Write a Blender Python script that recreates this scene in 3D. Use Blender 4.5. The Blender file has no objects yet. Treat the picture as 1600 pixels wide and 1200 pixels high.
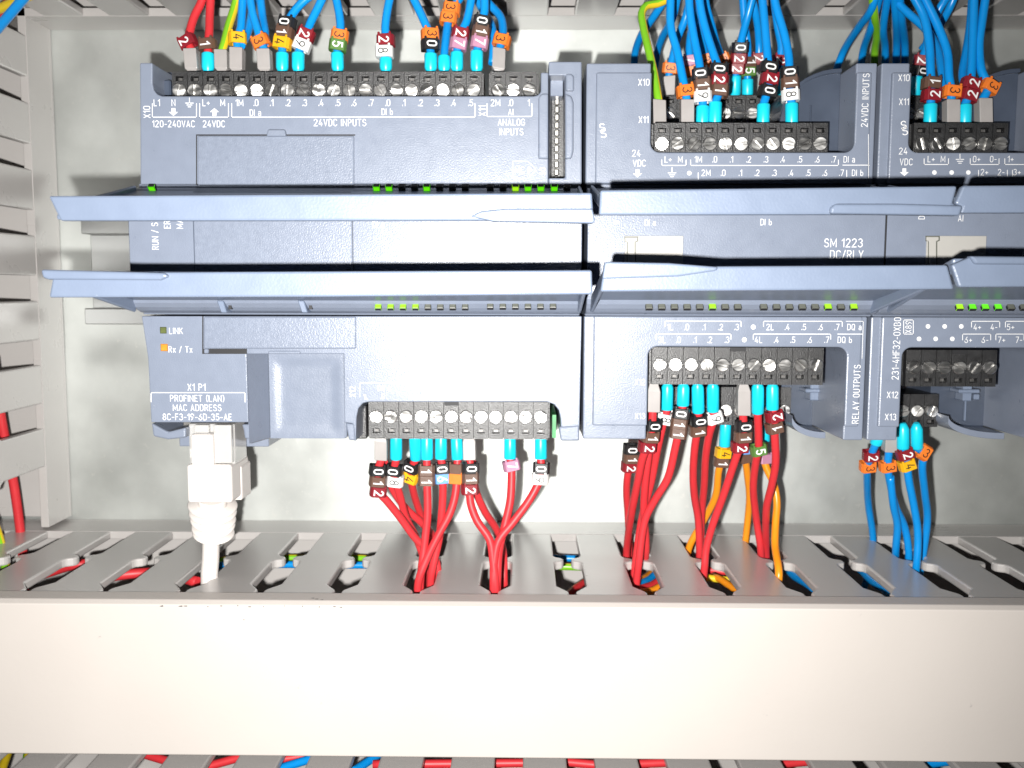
import bpy, bmesh, math, random
from mathutils import Vector, Matrix
S = bpy.context.scene
C = S.collection
rnd = random.Random(11)

# ------------------------------------------------------------------ camera
F, CAMH = 1500.0, 326.0                    # focal length (px of the 1600 px photo), distance to the mounting plate (mm)
_n = Vector((20.0, -150.0, F)).normalized()               # plate normal seen by the camera (right, down, forward)
_x = Vector((1.0, 0.004, 0.0)); _x.z = -(_x.x * _n.x + _x.y * _n.y) / _n.z; _x.normalize()
_z = _x.cross(_n)
def ray(px, py):
    d = Vector((px - 800.0, py - 600.0, F))
    return Vector((d.dot(_x), d.dot(_n), d.dot(_z)))
def P(px, py, h):
    """millimetres (x, z) on the plane h above the plate that the photo shows at a pixel"""
    d = ray(px, py); t = (CAMH - h) / d.y
    return d.x * t, d.z * t
def X(px, h, py=450): return P(px, py, h)[0]
def Z(py, h, px=820): return P(px, py, h)[1]
def mm_per_px(px, py, h): return (CAMH - h) / ray(px, py).y
cam = bpy.data.cameras.new('camera'); cob = bpy.data.objects.new('camera', cam); C.objects.link(cob)
cam.sensor_fit = 'HORIZONTAL'; cam.sensor_width = 36; cam.lens = 36 * F / 1600
cam.clip_start = .005; cam.clip_end = 20
R = Matrix((_x, _n, _z))                    # rows: world axes in camera terms -> columns of R are camera axes in world
right, down, fwd = R.col[0], R.col[1], R.col[2]
M4 = Matrix.Identity(4)
for i in range(3):
    M4[i][0], M4[i][1], M4[i][2] = right[i], -down[i], -fwd[i]
M4.translation = Vector((0, -CAMH * .001, 0)); cob.matrix_world = M4
cam.dof.use_dof = True; cam.dof.focus_distance = .232; cam.dof.aperture_fstop = 32
S.camera = cob

# ------------------------------------------------------------------ world, lamp, exposure
w = bpy.data.worlds.new('World'); S.world = w; w.use_nodes = True
bg = w.node_tree.nodes['Background']; bg.inputs[0].default_value = (.80, .88, 1, 1); bg.inputs[1].default_value = .015
lamp = bpy.data.lights.new('phone_flash', 'SPOT'); lob = bpy.data.objects.new('phone_flash', lamp); C.objects.link(lob)
lamp.energy = 7.0; lamp.shadow_soft_size = .0021; lamp.spot_size = math.radians(120); lamp.spot_blend = 1.0
lamp.color = (1, .978, .945)
ML = M4.copy(); ML.translation = Vector((-.0105, -CAMH * .001, -.0105)); lob.matrix_world = ML
lob.rotation_euler.rotate_axis('X', math.radians(-3)); lob.rotation_euler.rotate_axis('Y', math.radians(6))
S.view_settings.view_transform = 'Standard'; S.view_settings.look = 'None'; S.view_settings.exposure = 0; S.view_settings.gamma = 1
S.cycles.use_denoising = True; S.cycles.max_bounces = 7; S.cycles.sample_clamp_indirect = 4

# ------------------------------------------------------------------ materials
def mat(name, col, rough=.5, metal=0.0, var=.06, vscale=60, bump=0.0, bscale=1500, spec=.5, emit=None, estr=0, dirt=None, stretch=None, alpha_glass=0, coat=0, world=False, bdet=3):
    m = bpy.data.materials.new(name); m.use_nodes = True
    nt = m.node_tree; N, L = nt.nodes, nt.links
    b = N['Principled BSDF']; b.inputs['Roughness'].default_value = rough; b.inputs['Metallic'].default_value = metal
    b.inputs['Specular IOR Level'].default_value = spec
    b.inputs['Base Color'].default_value = (*col, 1)
    if coat: b.inputs['Coat Weight'].default_value = coat; b.inputs['Coat Roughness'].default_value = .25
    if alpha_glass: b.inputs['Transmission Weight'].default_value = alpha_glass
    tc = N.new('ShaderNodeTexCoord'); src = tc.outputs['Object']
    if world: src = N.new('ShaderNodeNewGeometry').outputs['Position']
    if stretch:
        mp = N.new('ShaderNodeMapping'); mp.inputs['Scale'].default_value = stretch; L.new(src, mp.inputs[0]); src = mp.outputs[0]
    if var:
        n = N.new('ShaderNodeTexNoise'); n.inputs['Scale'].default_value = vscale; n.inputs['Detail'].default_value = 5
        L.new(src, n.inputs['Vector'])
        r = N.new('ShaderNodeValToRGB')
        r.color_ramp.elements[0].position = .3; r.color_ramp.elements[1].position = .7
        r.color_ramp.elements[0].color = (*[c * (1 - var) for c in col], 1)
        r.color_ramp.elements[1].color = (*[min(1, c * (1 + var)) for c in col], 1)
        L.new(n.outputs['Fac'], r.inputs[0]); out = r.outputs[0]
        if dirt:
            dcol, dscale, dlo, dhi = dirt
            n2 = N.new('ShaderNodeTexNoise'); n2.inputs['Scale'].default_value = dscale; n2.inputs['Detail'].default_value = 8
            n2.inputs['Roughness'].default_value = .65; L.new(tc.outputs['Object'], n2.inputs['Vector'])
            r2 = N.new('ShaderNodeValToRGB'); r2.color_ramp.elements[0].position = dlo; r2.color_ramp.elements[1].position = dhi
            mx = N.new('ShaderNodeMix'); mx.data_type = 'RGBA'; L.new(n2.outputs['Fac'], r2.inputs[0]); L.new(r2.outputs[0], mx.inputs['Factor'])
            L.new(out, mx.inputs['A']); mx.inputs['B'].default_value = (*dcol, 1); out = mx.outputs['Result']
        L.new(out, b.inputs['Base Color'])
        r3 = N.new('ShaderNodeMapRange'); r3.inputs['To Min'].default_value = max(.03, rough - .07); r3.inputs['To Max'].default_value = rough + .07
        L.new(n.outputs['Fac'], r3.inputs['Value']); L.new(r3.outputs[0], b.inputs['Roughness'])
    if bump:
        n = N.new('ShaderNodeTexNoise'); n.inputs['Scale'].default_value = bscale; n.inputs['Detail'].default_value = bdet
        L.new(src, n.inputs['Vector'])
        bp = N.new('ShaderNodeBump'); bp.inputs['Strength'].default_value = bump; bp.inputs['Distance'].default_value = .0004
        L.new(n.outputs['Fac'], bp.inputs['Height']); L.new(bp.outputs[0], b.inputs['Normal'])
    if emit:
        b.inputs['Emission Color'].default_value = (*emit, 1); b.inputs['Emission Strength'].default_value = estr
    return m
BLUEGREY = (.192, .221, .285)
M = dict(
    body=mat('bluegrey_plastic', BLUEGREY, .30, var=.03, vscale=300, bump=.15, bscale=3000, dirt=((.5, .5, .5), 900, .73, .78)),
    panel=mat('textured_bluegrey_plastic', BLUEGREY, .30, var=.05, vscale=900, bump=.22, bscale=2800),
    cover=mat('smooth_bluegrey_plastic', (.160, .198, .275), .36, var=.03, vscale=200, bump=.10, bscale=1800, dirt=((.6, .62, .65), 1100, .72, .76)),
    shield=mat('dark_bluegrey_plastic', (.052, .066, .096), .34, var=.10, vscale=150, bump=.03, bscale=400),
    black=mat('black_terminal_plastic', (.016, .016, .017), .42, var=.3, vscale=500, bump=.28, bscale=3000, dirt=((.07, .07, .07), 1800, .66, .85), spec=.8),
    gap=mat('black_joint', (.012, .012, .014), .6, var=.1),
    steel=mat('screw_steel', (.78, .77, .75), .30, 1.0, var=.15, vscale=300, bump=.75, bscale=210, stretch=(1.3, 1, 3.0), world=True, bdet=.6),
    contact=mat('contact_grey', (.16, .155, .15), .4, .6, var=.3, vscale=900),
    tin=mat('contact_tin', (.38, .37, .35), .4, 1.0, var=.1),
    duct=mat('grey_duct_pvc', (.46, .44, .425), .29, var=.035, vscale=60, bump=.05, bscale=700, stretch=(.25, 1, 1), spec=.75, dirt=((.66, .64, .62), 700, .71, .76)),
    ductedge=mat('duct_cover_pvc', (.50, .462, .43), .5, var=.02, vscale=25, bump=.05, bscale=500, dirt=((.33, .31, .30), 300, .70, .74)),
    zinc=mat('galvanised_steel', (.54, .56, .54), .49, .70, var=.19, vscale=38, bump=.10, bscale=160, dirt=((.62, .62, .59), 420, .60, .80)),
    rail=mat('zinc_rail', (.40, .41, .405), .38, .85, var=.10, vscale=60),
    red=mat('red_insulation', (.60, .030, .038), .45, var=.06, vscale=150, bump=.05, bscale=300),
    blue=mat('blue_insulation', (.003, .255, .68), .30, var=.06, vscale=150, bump=.05, bscale=300),
    orange=mat('orange_insulation', (.80, .27, .012), .33, var=.06, vscale=150),
    yellow=mat('yellow_insulation', (.72, .52, .02), .33, var=.06, vscale=150),
    green=mat('green_insulation', (.20, .52, .02), .33, var=.06, vscale=150),
    cyan=mat('cyan_ferrule_plastic', (.01, .58, .76), .32, var=.04, vscale=300),
    fgrey=mat('grey_ferrule_plastic', (.35, .33, .32), .36, var=.04, vscale=300),
    white=mat('white_print', (.80, .80, .80), .5, var=.05, vscale=2500),
    ink=mat('black_print', (.012, .012, .012), .5, var=0),
    label=mat('cream_label', (.41, .40, .375), .45, var=.02, vscale=200, bump=.05),
    plug=mat('white_plug_plastic', (.68, .64, .61), .35, var=.02, vscale=120),
    clear=mat('clear_plug_plastic', (.86, .85, .83), .10, var=.02, vscale=120, alpha_glass=.55),
    rubber=mat('dark_scuff', (.10, .09, .09), .6, var=.3, vscale=900),
    pcb=mat('green_board', (.01, .22, .05), .4, var=.15, vscale=300),
    led_on=mat('lit_green_led', (.03, .16, .01), .4, var=0, emit=(.13, .80, .005), estr=1.1),
    led_lime=mat('lit_lime_led', (.07, .16, .01), .4, var=0, emit=(.36, .80, .01), estr=1.2),
    led_off=mat('unlit_led', (.115, .12, .10), .35, var=.05, vscale=500),
    led_amber=mat('lit_amber_led', (.3, .12, .01), .4, var=.3, vscale=800, emit=(1, .36, .03), estr=.75),
    led_dim=mat('dim_link_led', (.09, .11, .03), .4, var=.2, vscale=600),
    mk_black=mat('black_marker', (.014, .014, .015), .42, var=.2, vscale=500, bump=.1),
    mk_brown=mat('brown_marker', (.115, .062, .043), .42, var=.06, vscale=500, bump=.1),
    mk_red=mat('dark_red_marker', (.22, .012, .020), .40, var=.06, vscale=500, bump=.1),
    mk_orange=mat('orange_marker', (.78, .19, .025), .40, var=.05, vscale=500, bump=.1),
    mk_yellow=mat('yellow_marker', (.76, .40, .01), .40, var=.05, vscale=500, bump=.1),
    mk_green=mat('green_marker', (.085, .19, .042), .42, var=.06, vscale=500, bump=.1),
    mk_blue=mat('blue_marker', (.12, .30, .66), .42, var=.05, vscale=500, bump=.1),
    mk_pink=mat('pink_marker', (.42, .20, .30), .42, var=.05, vscale=500, bump=.1),
    mk_white=mat('white_marker', (.78, .78, .77), .42, var=.03, vscale=500, bump=.1),
)

# ------------------------------------------------------------------ mesh builder (units mm: x right, z up, h out of the plate)
class MB:
    def __init__(s): s.v, s.f, s.sm, s.m = [], [], [], []
    def add(s, vs, fs, smooth=False, mi=0):
        o = len(s.v); s.v += [tuple(v) for v in vs]
        for f in fs: s.f.append([o + i for i in f]); s.sm.append(smooth); s.m.append(mi)
        return s
    def box(s, x0, x1, z0, z1, h0, h1, mi=0):
        return s.prism([(x0, z0), (x1, z0), (x1, z1), (x0, z1)], h0, h1, 'h', mi)
    def prism(s, poly, a, b, axis='h', mi=0, smooth=False):
        g = {'h': lambda p, t: (p[0], p[1], t), 'x': lambda p, t: (t, p[0], p[1]), 'z': lambda p, t: (p[0], t, p[1])}[axis]
        n = len(poly)
        vs = [g(p, a) for p in poly] + [g(p, b) for p in poly]
        fs = [list(range(n)), list(range(n, 2 * n))[::-1]] + [[i, i + n, (i + 1) % n + n, (i + 1) % n] for i in range(n)]
        return s.add(vs, fs, smooth, mi)
    def lathe(s, c, axis, prof, seg=16, smooth=True, mi=0, sq=None):
        """prof: (t along axis, radius)"""
        a = Vector(axis).normalized(); u = a.orthogonal().normalized() if sq is None else Vector(sq[0]); v = a.cross(u).normalized()
        k = 1 if sq is None else sq[1]
        vs = []
        for t, r in prof:
            for i in range(seg):
                q = 2 * math.pi * i / seg
                vs.append(Vector(c) + a * t + u * (math.cos(q) * r * k) + v * (math.sin(q) * r))
        fs = [[j * seg + i, j * seg + (i + 1) % seg, (j + 1) * seg + (i + 1) % seg, (j + 1) * seg + i] for j in range(len(prof) - 1) for i in range(seg)]
        s.add(vs, fs, smooth, mi)
        o = len(s.v) - len(vs)
        s.f.append([o + i for i in range(seg)]); s.sm.append(False); s.m.append(mi)
        s.f.append([o + (len(prof) - 1) * seg + i for i in range(seg)]); s.sm.append(False); s.m.append(mi)
        return s
    def tube(s, pts, r, seg=12, mi=0, stripe=None):
        pts = [Vector(p) for p in pts]; n = len(pts)
        ref = Vector((0, 0, 1)); vs = []
        for i, p in enumerate(pts):
            t = (pts[min(n - 1, i + 1)] - pts[max(0, i - 1)]).normalized()
            u = (ref - t * ref.dot(t)).normalized(); v = t.cross(u); ref = u
            for k in range(seg):
                q = 2 * math.pi * k / seg
                vs.append(p + u * (math.cos(q) * r) + v * (math.sin(q) * r))
        o = len(s.v); s.v += [tuple(v) for v in vs]
        for j in range(n - 1):
            for i in range(seg):
                s.f.append([o + j * seg + i, o + j * seg + (i + 1) % seg, o + (j + 1) * seg + (i + 1) % seg, o + (j + 1) * seg + i])
                s.sm.append(True); s.m.append(1 if stripe and i in stripe else mi)
        for e in (0, n - 1):
            s.f.append([o + e * seg + i for i in range(seg)]); s.sm.append(False); s.m.append(mi)
        return s
    def mesh(s, name, mats, bevel=0, origin=(0, 0, 0), seg=1, flip=True):
        bm = bmesh.new(); ox, oz, oh = origin
        vv = [bm.verts.new(((x - ox) * .001, -(h - oh) * .001, (z - oz) * .001)) for x, z, h in s.v]
        for f, sm, mi in zip(s.f, s.sm, s.m):
            try: q = bm.faces.new([vv[i] for i in f])
            except ValueError: continue
            q.smooth = sm; q.material_index = mi
        if flip: bmesh.ops.recalc_face_normals(bm, faces=bm.faces)
        if bevel:
            es = [e for e in bm.edges if len(e.link_faces) == 2 and not (e.link_faces[0].smooth and e.link_faces[1].smooth) and e.calc_face_angle(0) > .5]
            bmesh.ops.bevel(bm, geom=es, offset=bevel * .001, segments=seg, affect='EDGES', clamp_overlap=True, profile=.5)
        me = bpy.data.meshes.new(name); bm.to_mesh(me); bm.free()
        for m in (mats if isinstance(mats, (list, tuple)) else [mats]): me.materials.append(m)
        return me
ORIG = {}
def link(name, me, parent=None, origin=(0, 0, 0)):
    """origin in mm; an unrotated child keeps its place in the world"""
    o = bpy.data.objects.new(name, me); C.objects.link(o)
    loc = Vector((origin[0], -origin[2], origin[1])) * .001
    if parent is not None:
        o.parent = parent; o.location = loc - ORIG.get(parent, Vector())
    else: o.location = loc
    ORIG[o] = loc
    return o
def obj(name, mb, m, parent=None, bevel=0, origin=None, seg=1):
    if origin is None:
        xs = list(zip(*mb.v)); origin = tuple((min(a) + max(a)) / 2 for a in xs)
    return link(name, mb.mesh(name, m, bevel, origin, seg), parent, origin)
def tag(o, label=None, cat=None, group=None, kind=None):
    if label: o['label'] = label
    if cat: o['category'] = cat
    if group: o['group'] = group
    if kind: o['kind'] = kind
    return o
def thing(name, label, cat, at=(0, 0, 0), group=None):
    return tag(link(name, None, None, at), label, cat, group)

# ------------------------------------------------------------------ lettering: narrow technical strokes, cap height 1
def A(cx, cy, rx, ry, a0, a1, n=10): return [(cx + rx * math.cos(math.radians(a0 + (a1 - a0) * i / n)), cy + ry * math.sin(math.radians(a0 + (a1 - a0) * i / n))) for i in range(n + 1)]
O_ring = A(.24, .74, .24, .26, 0, 180) + A(.24, .26, .24, .26, 180, 360) + [(.48, .74)]
GL = {
 '0': [O_ring], 'O': [O_ring], 'Q': [O_ring, [(.30, .2), (.5, -.04)]],
 '1': [[(.0, .76), (.24, 1), (.24, 0)]], '2': [A(.24, .75, .24, .25, 165, -25) + [(.0, 0), (.5, 0)]],
 '3': [A(.23, .76, .22, .24, 155, -75) + A(.22, .27, .26, .27, 75, -155)], '4': [[(.28, 1), (.0, .27), (.5, .27)], [(.36, .52), (.36, 0)]],
 '5': [[(.46, 1), (.07, 1), (.04, .56)] + A(.23, .32, .26, .31, 115, -150)], '6': [[(.38, 1), (.04, .42)] + A(.25, .27, .25, .27, 150, 510, 16)],
 '7': [[(.0, 1), (.48, 1), (.16, 0)]], '8': [A(.24, .75, .2, .25, 270, 630, 16), A(.24, .26, .24, .26, 90, 450, 16)], '9': [[(.12, 0), (.46, .58)] + A(.25, .73, .25, .27, -30, 330, 16)],
 'A': [[(0, 0), (.26, 1), (.52, 0)], [(.1, .3), (.42, .3)]], 'B': [[(0, .52), (.25, .52)] + A(.25, .26, .24, .26, 90, -90) + [(0, 0), (0, 1), (.22, 1)] + A(.22, .76, .22, .24, 90, -90)],
 'C': [A(.25, .74, .25, .26, 20, 180) + A(.25, .26, .25, .26, 180, 340)], 'D': [[(0, 0), (0, 1), (.2, 1)] + A(.22, .72, .26, .28, 90, 0) + A(.22, .28, .26, .28, 0, -90) + [(0, 0)]],
 'E': [[(.42, 1), (0, 1), (0, 0), (.42, 0)], [(0, .53), (.36, .53)]], 'F': [[(.42, 1), (0, 1), (0, 0)], [(0, .53), (.36, .53)]],
 'G': [A(.25, .74, .25, .26, 20, 180) + A(.25, .26, .25, .26, 180, 360) + [(.5, .5), (.28, .5)]], 'H': [[(0, 0), (0, 1)], [(.48, 0), (.48, 1)], [(0, .53), (.48, .53)]], 'I': [[(0, 0), (0, 1)]],
 'K': [[(0, 0), (0, 1)], [(.46, 1), (.02, .45)], [(.14, .6), (.5, 0)]], 'L': [[(0, 1), (0, 0), (.42, 0)]], 'M': [[(0, 0), (0, 1), (.34, .22), (.68, 1), (.68, 0)]], 'N': [[(0, 0), (0, 1), (.54, 0), (.54, 1)]],
 'P': [[(0, 0), (0, 1), (.24, 1)] + A(.24, .74, .24, .26, 90, -90) + [(0, .48)]], 'R': [[(0, 0), (0, 1), (.24, 1)] + A(.24, .76, .23, .24, 90, -90) + [(0, .52)], [(.24, .52), (.48, 0)]],
 'S': [A(.24, .75, .22, .25, 20, 235) + A(.24, .26, .25, .26, 60, -155)], 'T': [[(0, 1), (.5, 1)], [(.25, 1), (.25, 0)]], 'U': [[(0, 1)] + A(.24, .25, .24, .25, 180, 360) + [(.48, 1)]],
 'V': [[(0, 1), (.25, 0), (.5, 1)]], 'X': [[(0, 0), (.48, 1)], [(0, 1), (.48, 0)]], 'Y': [[(0, 1), (.25, .45), (.5, 1)], [(.25, .45), (.25, 0)]],
 'a': [A(.2, .5, .19, .2, 150, 0) + [(.39, 0)], A(.19, .2, .19, .2, 20, 380, 14)], 'b': [[(0, 1), (0, .05)], A(.2, .32, .2, .32, 90, 450, 14)], 'x': [[(0, 0), (.38, .68)], [(0, .68), (.38, 0)]],
 '.': [[(0, .0), (.0, .12)]], '+': [[(0, .42), (.44, .42)], [(.22, .64), (.22, .2)]], '-': [[(0, .42), (.3, .42)]], '/': [[(0, -.05), (.34, 1.05)]], '(': [A(.3, .5, .26, .62, 115, 245)], ')': [A(-.1, .5, .26, .62, 65, -65)], ' ': [],
}
def glyphs(s, wt=.10):
    """flat stroke ribbons: ([(x, y, layer)], faces)"""
    vs, fs, pen, layer = [], [], 0, 0
    for ch in s:
        st = GL.get(ch, []); xs = [p[0] for t_ in st for p in t_]
        for t_ in st:
            pts = [t_[0]] + [b_ for a_, b_ in zip(t_, t_[1:]) if math.hypot(a_[0] - b_[0], a_[1] - b_[1]) > .012]
            n = len(pts); o = len(vs); layer = (layer + 1) % 3; lim = wt * 1.15; loop = n > 4 and math.hypot(pts[0][0] - pts[-1][0], pts[0][1] - pts[-1][1]) < .01
            for i, (x, y) in enumerate(pts):
                d0 = (pts[i][0] - pts[i - 1][0], pts[i][1] - pts[i - 1][1]) if i else None
                d1 = (pts[i + 1][0] - x, pts[i + 1][1] - y) if i < n - 1 else None
                if loop and i == 0: d0 = (pts[-1][0] - pts[-2][0], pts[-1][1] - pts[-2][1])
                if loop and i == n - 1: d1 = (pts[1][0] - pts[0][0], pts[1][1] - pts[0][1])
                d0 = d0 or d1; d1 = d1 or d0
                l0, l1 = math.hypot(*d0), math.hypot(*d1); n0, n1 = (-d0[1] / l0, d0[0] / l0), (-d1[1] / l1, d1[0] / l1)
                mx, my = n0[0] + n1[0], n0[1] + n1[1]; ml = math.hypot(mx, my) or 1; mx, my = mx / ml, my / ml
                k = min(lim, wt / 2 / max(.3, mx * n0[0] + my * n0[1]))
                ex = 0 if loop else -wt * .35 if i == 0 else (wt * .35 if i == n - 1 else 0)
                px, py = x + d0[0] / l0 * ex, y + d0[1] / l0 * ex
                vs += [(pen + px + mx * k, py + my * k, layer), (pen + px - mx * k, py - my * k, layer)]
            fs += [[o + 2 * i, o + 2 * i + 1, o + 2 * i + 3, o + 2 * i + 2] for i in range(n - 1)]
        pen += (max(xs) if xs else .18) + .27
        if ch == '.': pen -= .06
    return vs, fs
def text(mb, s, px, py, h, cap, rot=0, sx=1.0, wt=.105):
    """centre of the string at a pixel, cap height in photo pixels"""
    vs, fs = glyphs(s, wt)
    k = cap * mm_per_px(px, py, h)
    x0, x1 = min(v[0] for v in vs), max(v[0] for v in vs)
    cx, cy = (x0 + x1) / 2, .5
    X0, Z0 = P(px, py, h); a = math.radians(rot); ca, sa = math.cos(a), math.sin(a)
    out = []
    for v in vs:
        u, t = (v[0] - cx) * k * sx, (v[1] - cy) * k
        out.append((X0 + u * ca - t * sa, Z0 + u * sa + t * ca, h + .006 * v[2]))
    mb.add(out, fs)
def strip(mb, pts, h, wpx=1.1):
    """thin printed line through pixels"""
    for (a, b), (c, d) in zip(pts, pts[1:]):
        xa, za = P(a, b, h); xc, zc = P(c, d, h); wd = wpx * mm_per_px(a, b, h) / 2
        L = math.hypot(xc - xa, zc - za) or 1; nx, nz = -(zc - za) / L * wd, (xc - xa) / L * wd
        ex, ez = (xc - xa) / L * wd, (zc - za) / L * wd
        mb.add([(xa - ex + nx, za - ez + nz, h), (xc + ex + nx, zc + ez + nz, h), (xc + ex - nx, zc + ez - nz, h), (xa - ex - nx, za - ez - nz, h)], [[0, 1, 2, 3]])
def pix(mb, poly, h):
    mb.add([(*P(a, b, h), h) for a, b in poly], [list(range(len(poly)))])
def dot(mb, px, py, h, r=4):
    pix(mb, [(px + r * math.cos(i * .5236), py + r * math.sin(i * .5236)) for i in range(12)], h)
def arrow(mb, px, py, h, d=1):
    pix(mb, [(px - 3, py - 6 * d), (px + 3, py - 6 * d), (px + 3, py), (px + 7, py), (px, py + 6 * d), (px - 7, py), (px - 3, py)], h)
def earth(mb, px, py, h):
    strip(mb, [(px, py - 8), (px, py)], h); strip(mb, [(px - 6, py), (px + 6, py)], h); strip(mb, [(px - 4, py + 3), (px + 4, py + 3)], h); strip(mb, [(px - 2, py + 6), (px + 2, py + 6)], h)
def bracket(mb, x0, x1, y0, y1, h):
    strip(mb, [(x0, y0), (x0, y1), (x1, y1), (x1, y0)], h)
def logo(mb, px, py, h):
    text(mb, 'S', px - 1, py - 4.5, h, 12, 8, 1.3); text(mb, 'S', px + 1, py + 4.5, h, 12, 8, 1.3)

# ================================================================== SETTING
plate = MB().box(-330, 420, -330, 300, -2, 0)
tag(obj('mounting_plate', plate, M['zinc'], None, 0), kind='structure')

# ------------------------------------------------------------------ wiring ducts
PITCH, HD, TW = 20.8, 81.5, 2.6
def finger_poly():
    r = [(6.35, 16.6), (6.35, 42), (7.2, 43.6), (8.8, 44.6), (9.25, 45.6), (9.25, 47), (8.6, 48), (6.9, 49), (6.35, 50.4), (6.35, 71.5), (9.2, 76), (9.5, 77), (9.5, HD)]
    return r + [(-a, b) for a, b in r[::-1]]
def duct(name, label, fmap, u0, u1, phase, wid, cover=True, k0=None):
    """fmap(u, w, h)->(x, z, h); w=0 is the slotted wall towards the opening"""
    t = thing(name, label, 'cable duct', fmap((u0 + u1) / 2, -wid / 2, 0), 'cable ducts around the controllers')
    def wbox(mb, ua, ub, wa, wb, ha, hb): 
        c = [fmap(u, ww, h) for h in (ha, hb) for u, ww in ((ua, wa), (ub, wa), (ub, wb), (ua, wb))]
        mb.add(c, [[0, 1, 2, 3], [4, 5, 6, 7], [0, 1, 5, 4], [1, 2, 6, 5], [2, 3, 7, 6], [3, 0, 4, 7]])
    b = MB(); wbox(b, u0, u1, -wid, 0, .3, 1.8); wbox(b, u0, u1, -TW, 0, 1.8, 16.6); wbox(b, u0, u1, -wid, -wid + TW, 1.8, 16.6)
    obj('base', b, M['duct'], t, .15)
    fp = finger_poly(); shared = {}
    k = math.ceil((u0 - phase) / PITCH); 
    while phase + k * PITCH < u1:
        u = phase + k * PITCH; k += 1
        if not u0 + 6 < u < u1 - 6: continue
        for side, ws in ((0, -TW), (1, -wid)):
            og = fmap(u, ws + TW / 2, 40)
            if side not in shared:
                mb = MB(); n = len(fp)
                mb.add([fmap(u + a, ws, h) for a, h in fp] + [fmap(u + a, ws + TW, h) for a, h in fp],
                       [list(range(n)), list(range(n, 2 * n))[::-1]] + [[i, i + n, (i + 1) % n + n, (i + 1) % n] for i in range(n)])
                shared[side] = mb.mesh('finger', M['duct'], .55, og, 2)
            link('finger', shared[side], t, og)
    if cover:
        b = MB()
        poly = [(.7, 81.3), (.7, 87.4), (-.2, 89), (-wid + .2, 89), (-wid - .7, 87.4), (-wid - .7, 81.3), (-wid - .1, 81.3), (-wid - .1, 86.6), (-.1, 86.6), (-.1, 81.3)]
        n = len(poly)
        b.add([fmap(u0, a, h) for a, h in poly] + [fmap(u1, a, h) for a, h in poly],
              [list(range(n)), list(range(n, 2 * n))[::-1]] + [[i, i + n, (i + 1) % n + n, (i + 1) % n] for i in range(n)])
        obj('cover', b, M['ductedge'], t, .25, seg=2)
    return t
ZL = Z(815, 0); ZU = Z(47, 0, 700); XL = X(96, 0, 415); ZB = -136.5
slot_phase = X(650, 78, 925) + PITCH / 2
lower_duct = duct('cable_duct', 'wide lower grey cable duct below the controllers with plain front cover', lambda u, w_, h: (u, ZL + w_, h), -250, 330, slot_phase, 40.4)
duct('cable_duct', 'upper grey cable duct cut by the top edge, blue wires entering it', lambda u, w_, h: (u, ZU - w_, h), -250, 330, X(150, 17, 20) + PITCH / 2, 37.5)
duct('cable_duct', 'upright grey cable duct along the left edge beside the bare plate', lambda u, w_, h: (XL + w_, u, h), ZL + 1.2, ZU + 60, Z(551, 17, 60) + PITCH / 2, 37.5)
duct('cable_duct', 'lowest grey cable duct, only its slotted fingers showing under the front cover', lambda u, w_, h: (u, ZB + w_, h), -250, 330, X(293, 60, 1190), 37.5)

sc = MB(); rs = random.Random(5)
for px, py, wd in [(250 + 24 * i + rs.uniform(-9, 9), 943.5 + i * .1 + rs.uniform(-.8, .8), rs.uniform(1.5, 8)) for i in range(13)] + [(487, 936, 6), (494, 933.5, 7), (503, 931.5, 5), (381, 965, 2)]:
    hh = 89.03; poly = [(px - wd / 2, py), (px - wd / 4, py - .9), (px + wd / 3, py - .7 - rs.random()), (px + wd / 2, py - .3), (px + wd / 5, py + .8)]
    if py < 940: sc.add([(P(a_, 943, 87)[0], ZL + .705, 87 - (b_ - 940) * .28 - 2.5) for a_, b_ in poly], [list(range(5))])
    else: sc.add([(*P(a_, b_ + 3.5, hh), hh) for a_, b_ in poly], [list(range(5))])
tag(obj('scuff_marks', sc, M['rubber'], lower_duct), kind='stuff')

# ------------------------------------------------------------------ DIN rail
zr = (Z(357, 7) + Z(494, 7)) / 2
t = thing('mounting_rail', 'zinc plated mounting rail ends showing left of the controllers', 'rail', (X(132, 7), zr, 0))
def railpoly():
    return [(-17.5, 6.5), (-17.5, 7.8), (-12.3, 7.8), (-12.3, 1.3), (12.3, 1.3), (12.3, 7.8), (17.5, 7.8), (17.5, 6.5), (13.6, 6.5), (13.6, .15), (-13.6, .15), (-13.6, 6.5)]
obj('rail_profile', MB().prism([(zr + a, h) for a, h in railpoly()], X(132, 7), 190, 'x'), M['rail'], t, .25)

# ================================================================== CONTROLLERS
HF, HM = 82.0, 88.6
ZH1, ZH2 = Z(287, HF), Z(493, HF)            # where the middle band meets upper and lower faces
def band_h(z):
    """height of the rounded shoulders of the middle band at z"""
    if z > (ZH1 + ZH2) / 2: k = (ZH1 - 1 - z) / 6
    else: k = (z - ZH2 - .4) / 5.2
    k = min(1, max(0, k)); return HF - .8 + (HM - HF + .8) * math.sin(math.acos(1 - k))
def band_at(px, py):
    h = HM
    for _ in range(12): h = band_h(P(px, py, h)[1])
    return h
def midprofile(z1, z2):
    pts = [(z1, 20)]
    pts.append((z1, HF - .8))
    for i in range(7):
        a = math.pi / 2 * i / 6
        pts.append((z1 - 1 - 6 * (1 - math.cos(a)) , HF - .8 + (HM - HF + .8) * math.sin(a)))
    for i in range(7):
        a = math.pi / 2 * (6 - i) / 6
        pts.append((z2 + .4 + 5.2 * (1 - math.cos(a)), HF - .8 + (HM - HF + .8) * math.sin(a)))
    pts += [(z2, HF - .8), (z2, 20)]
    return pts
_scr = {}
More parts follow.
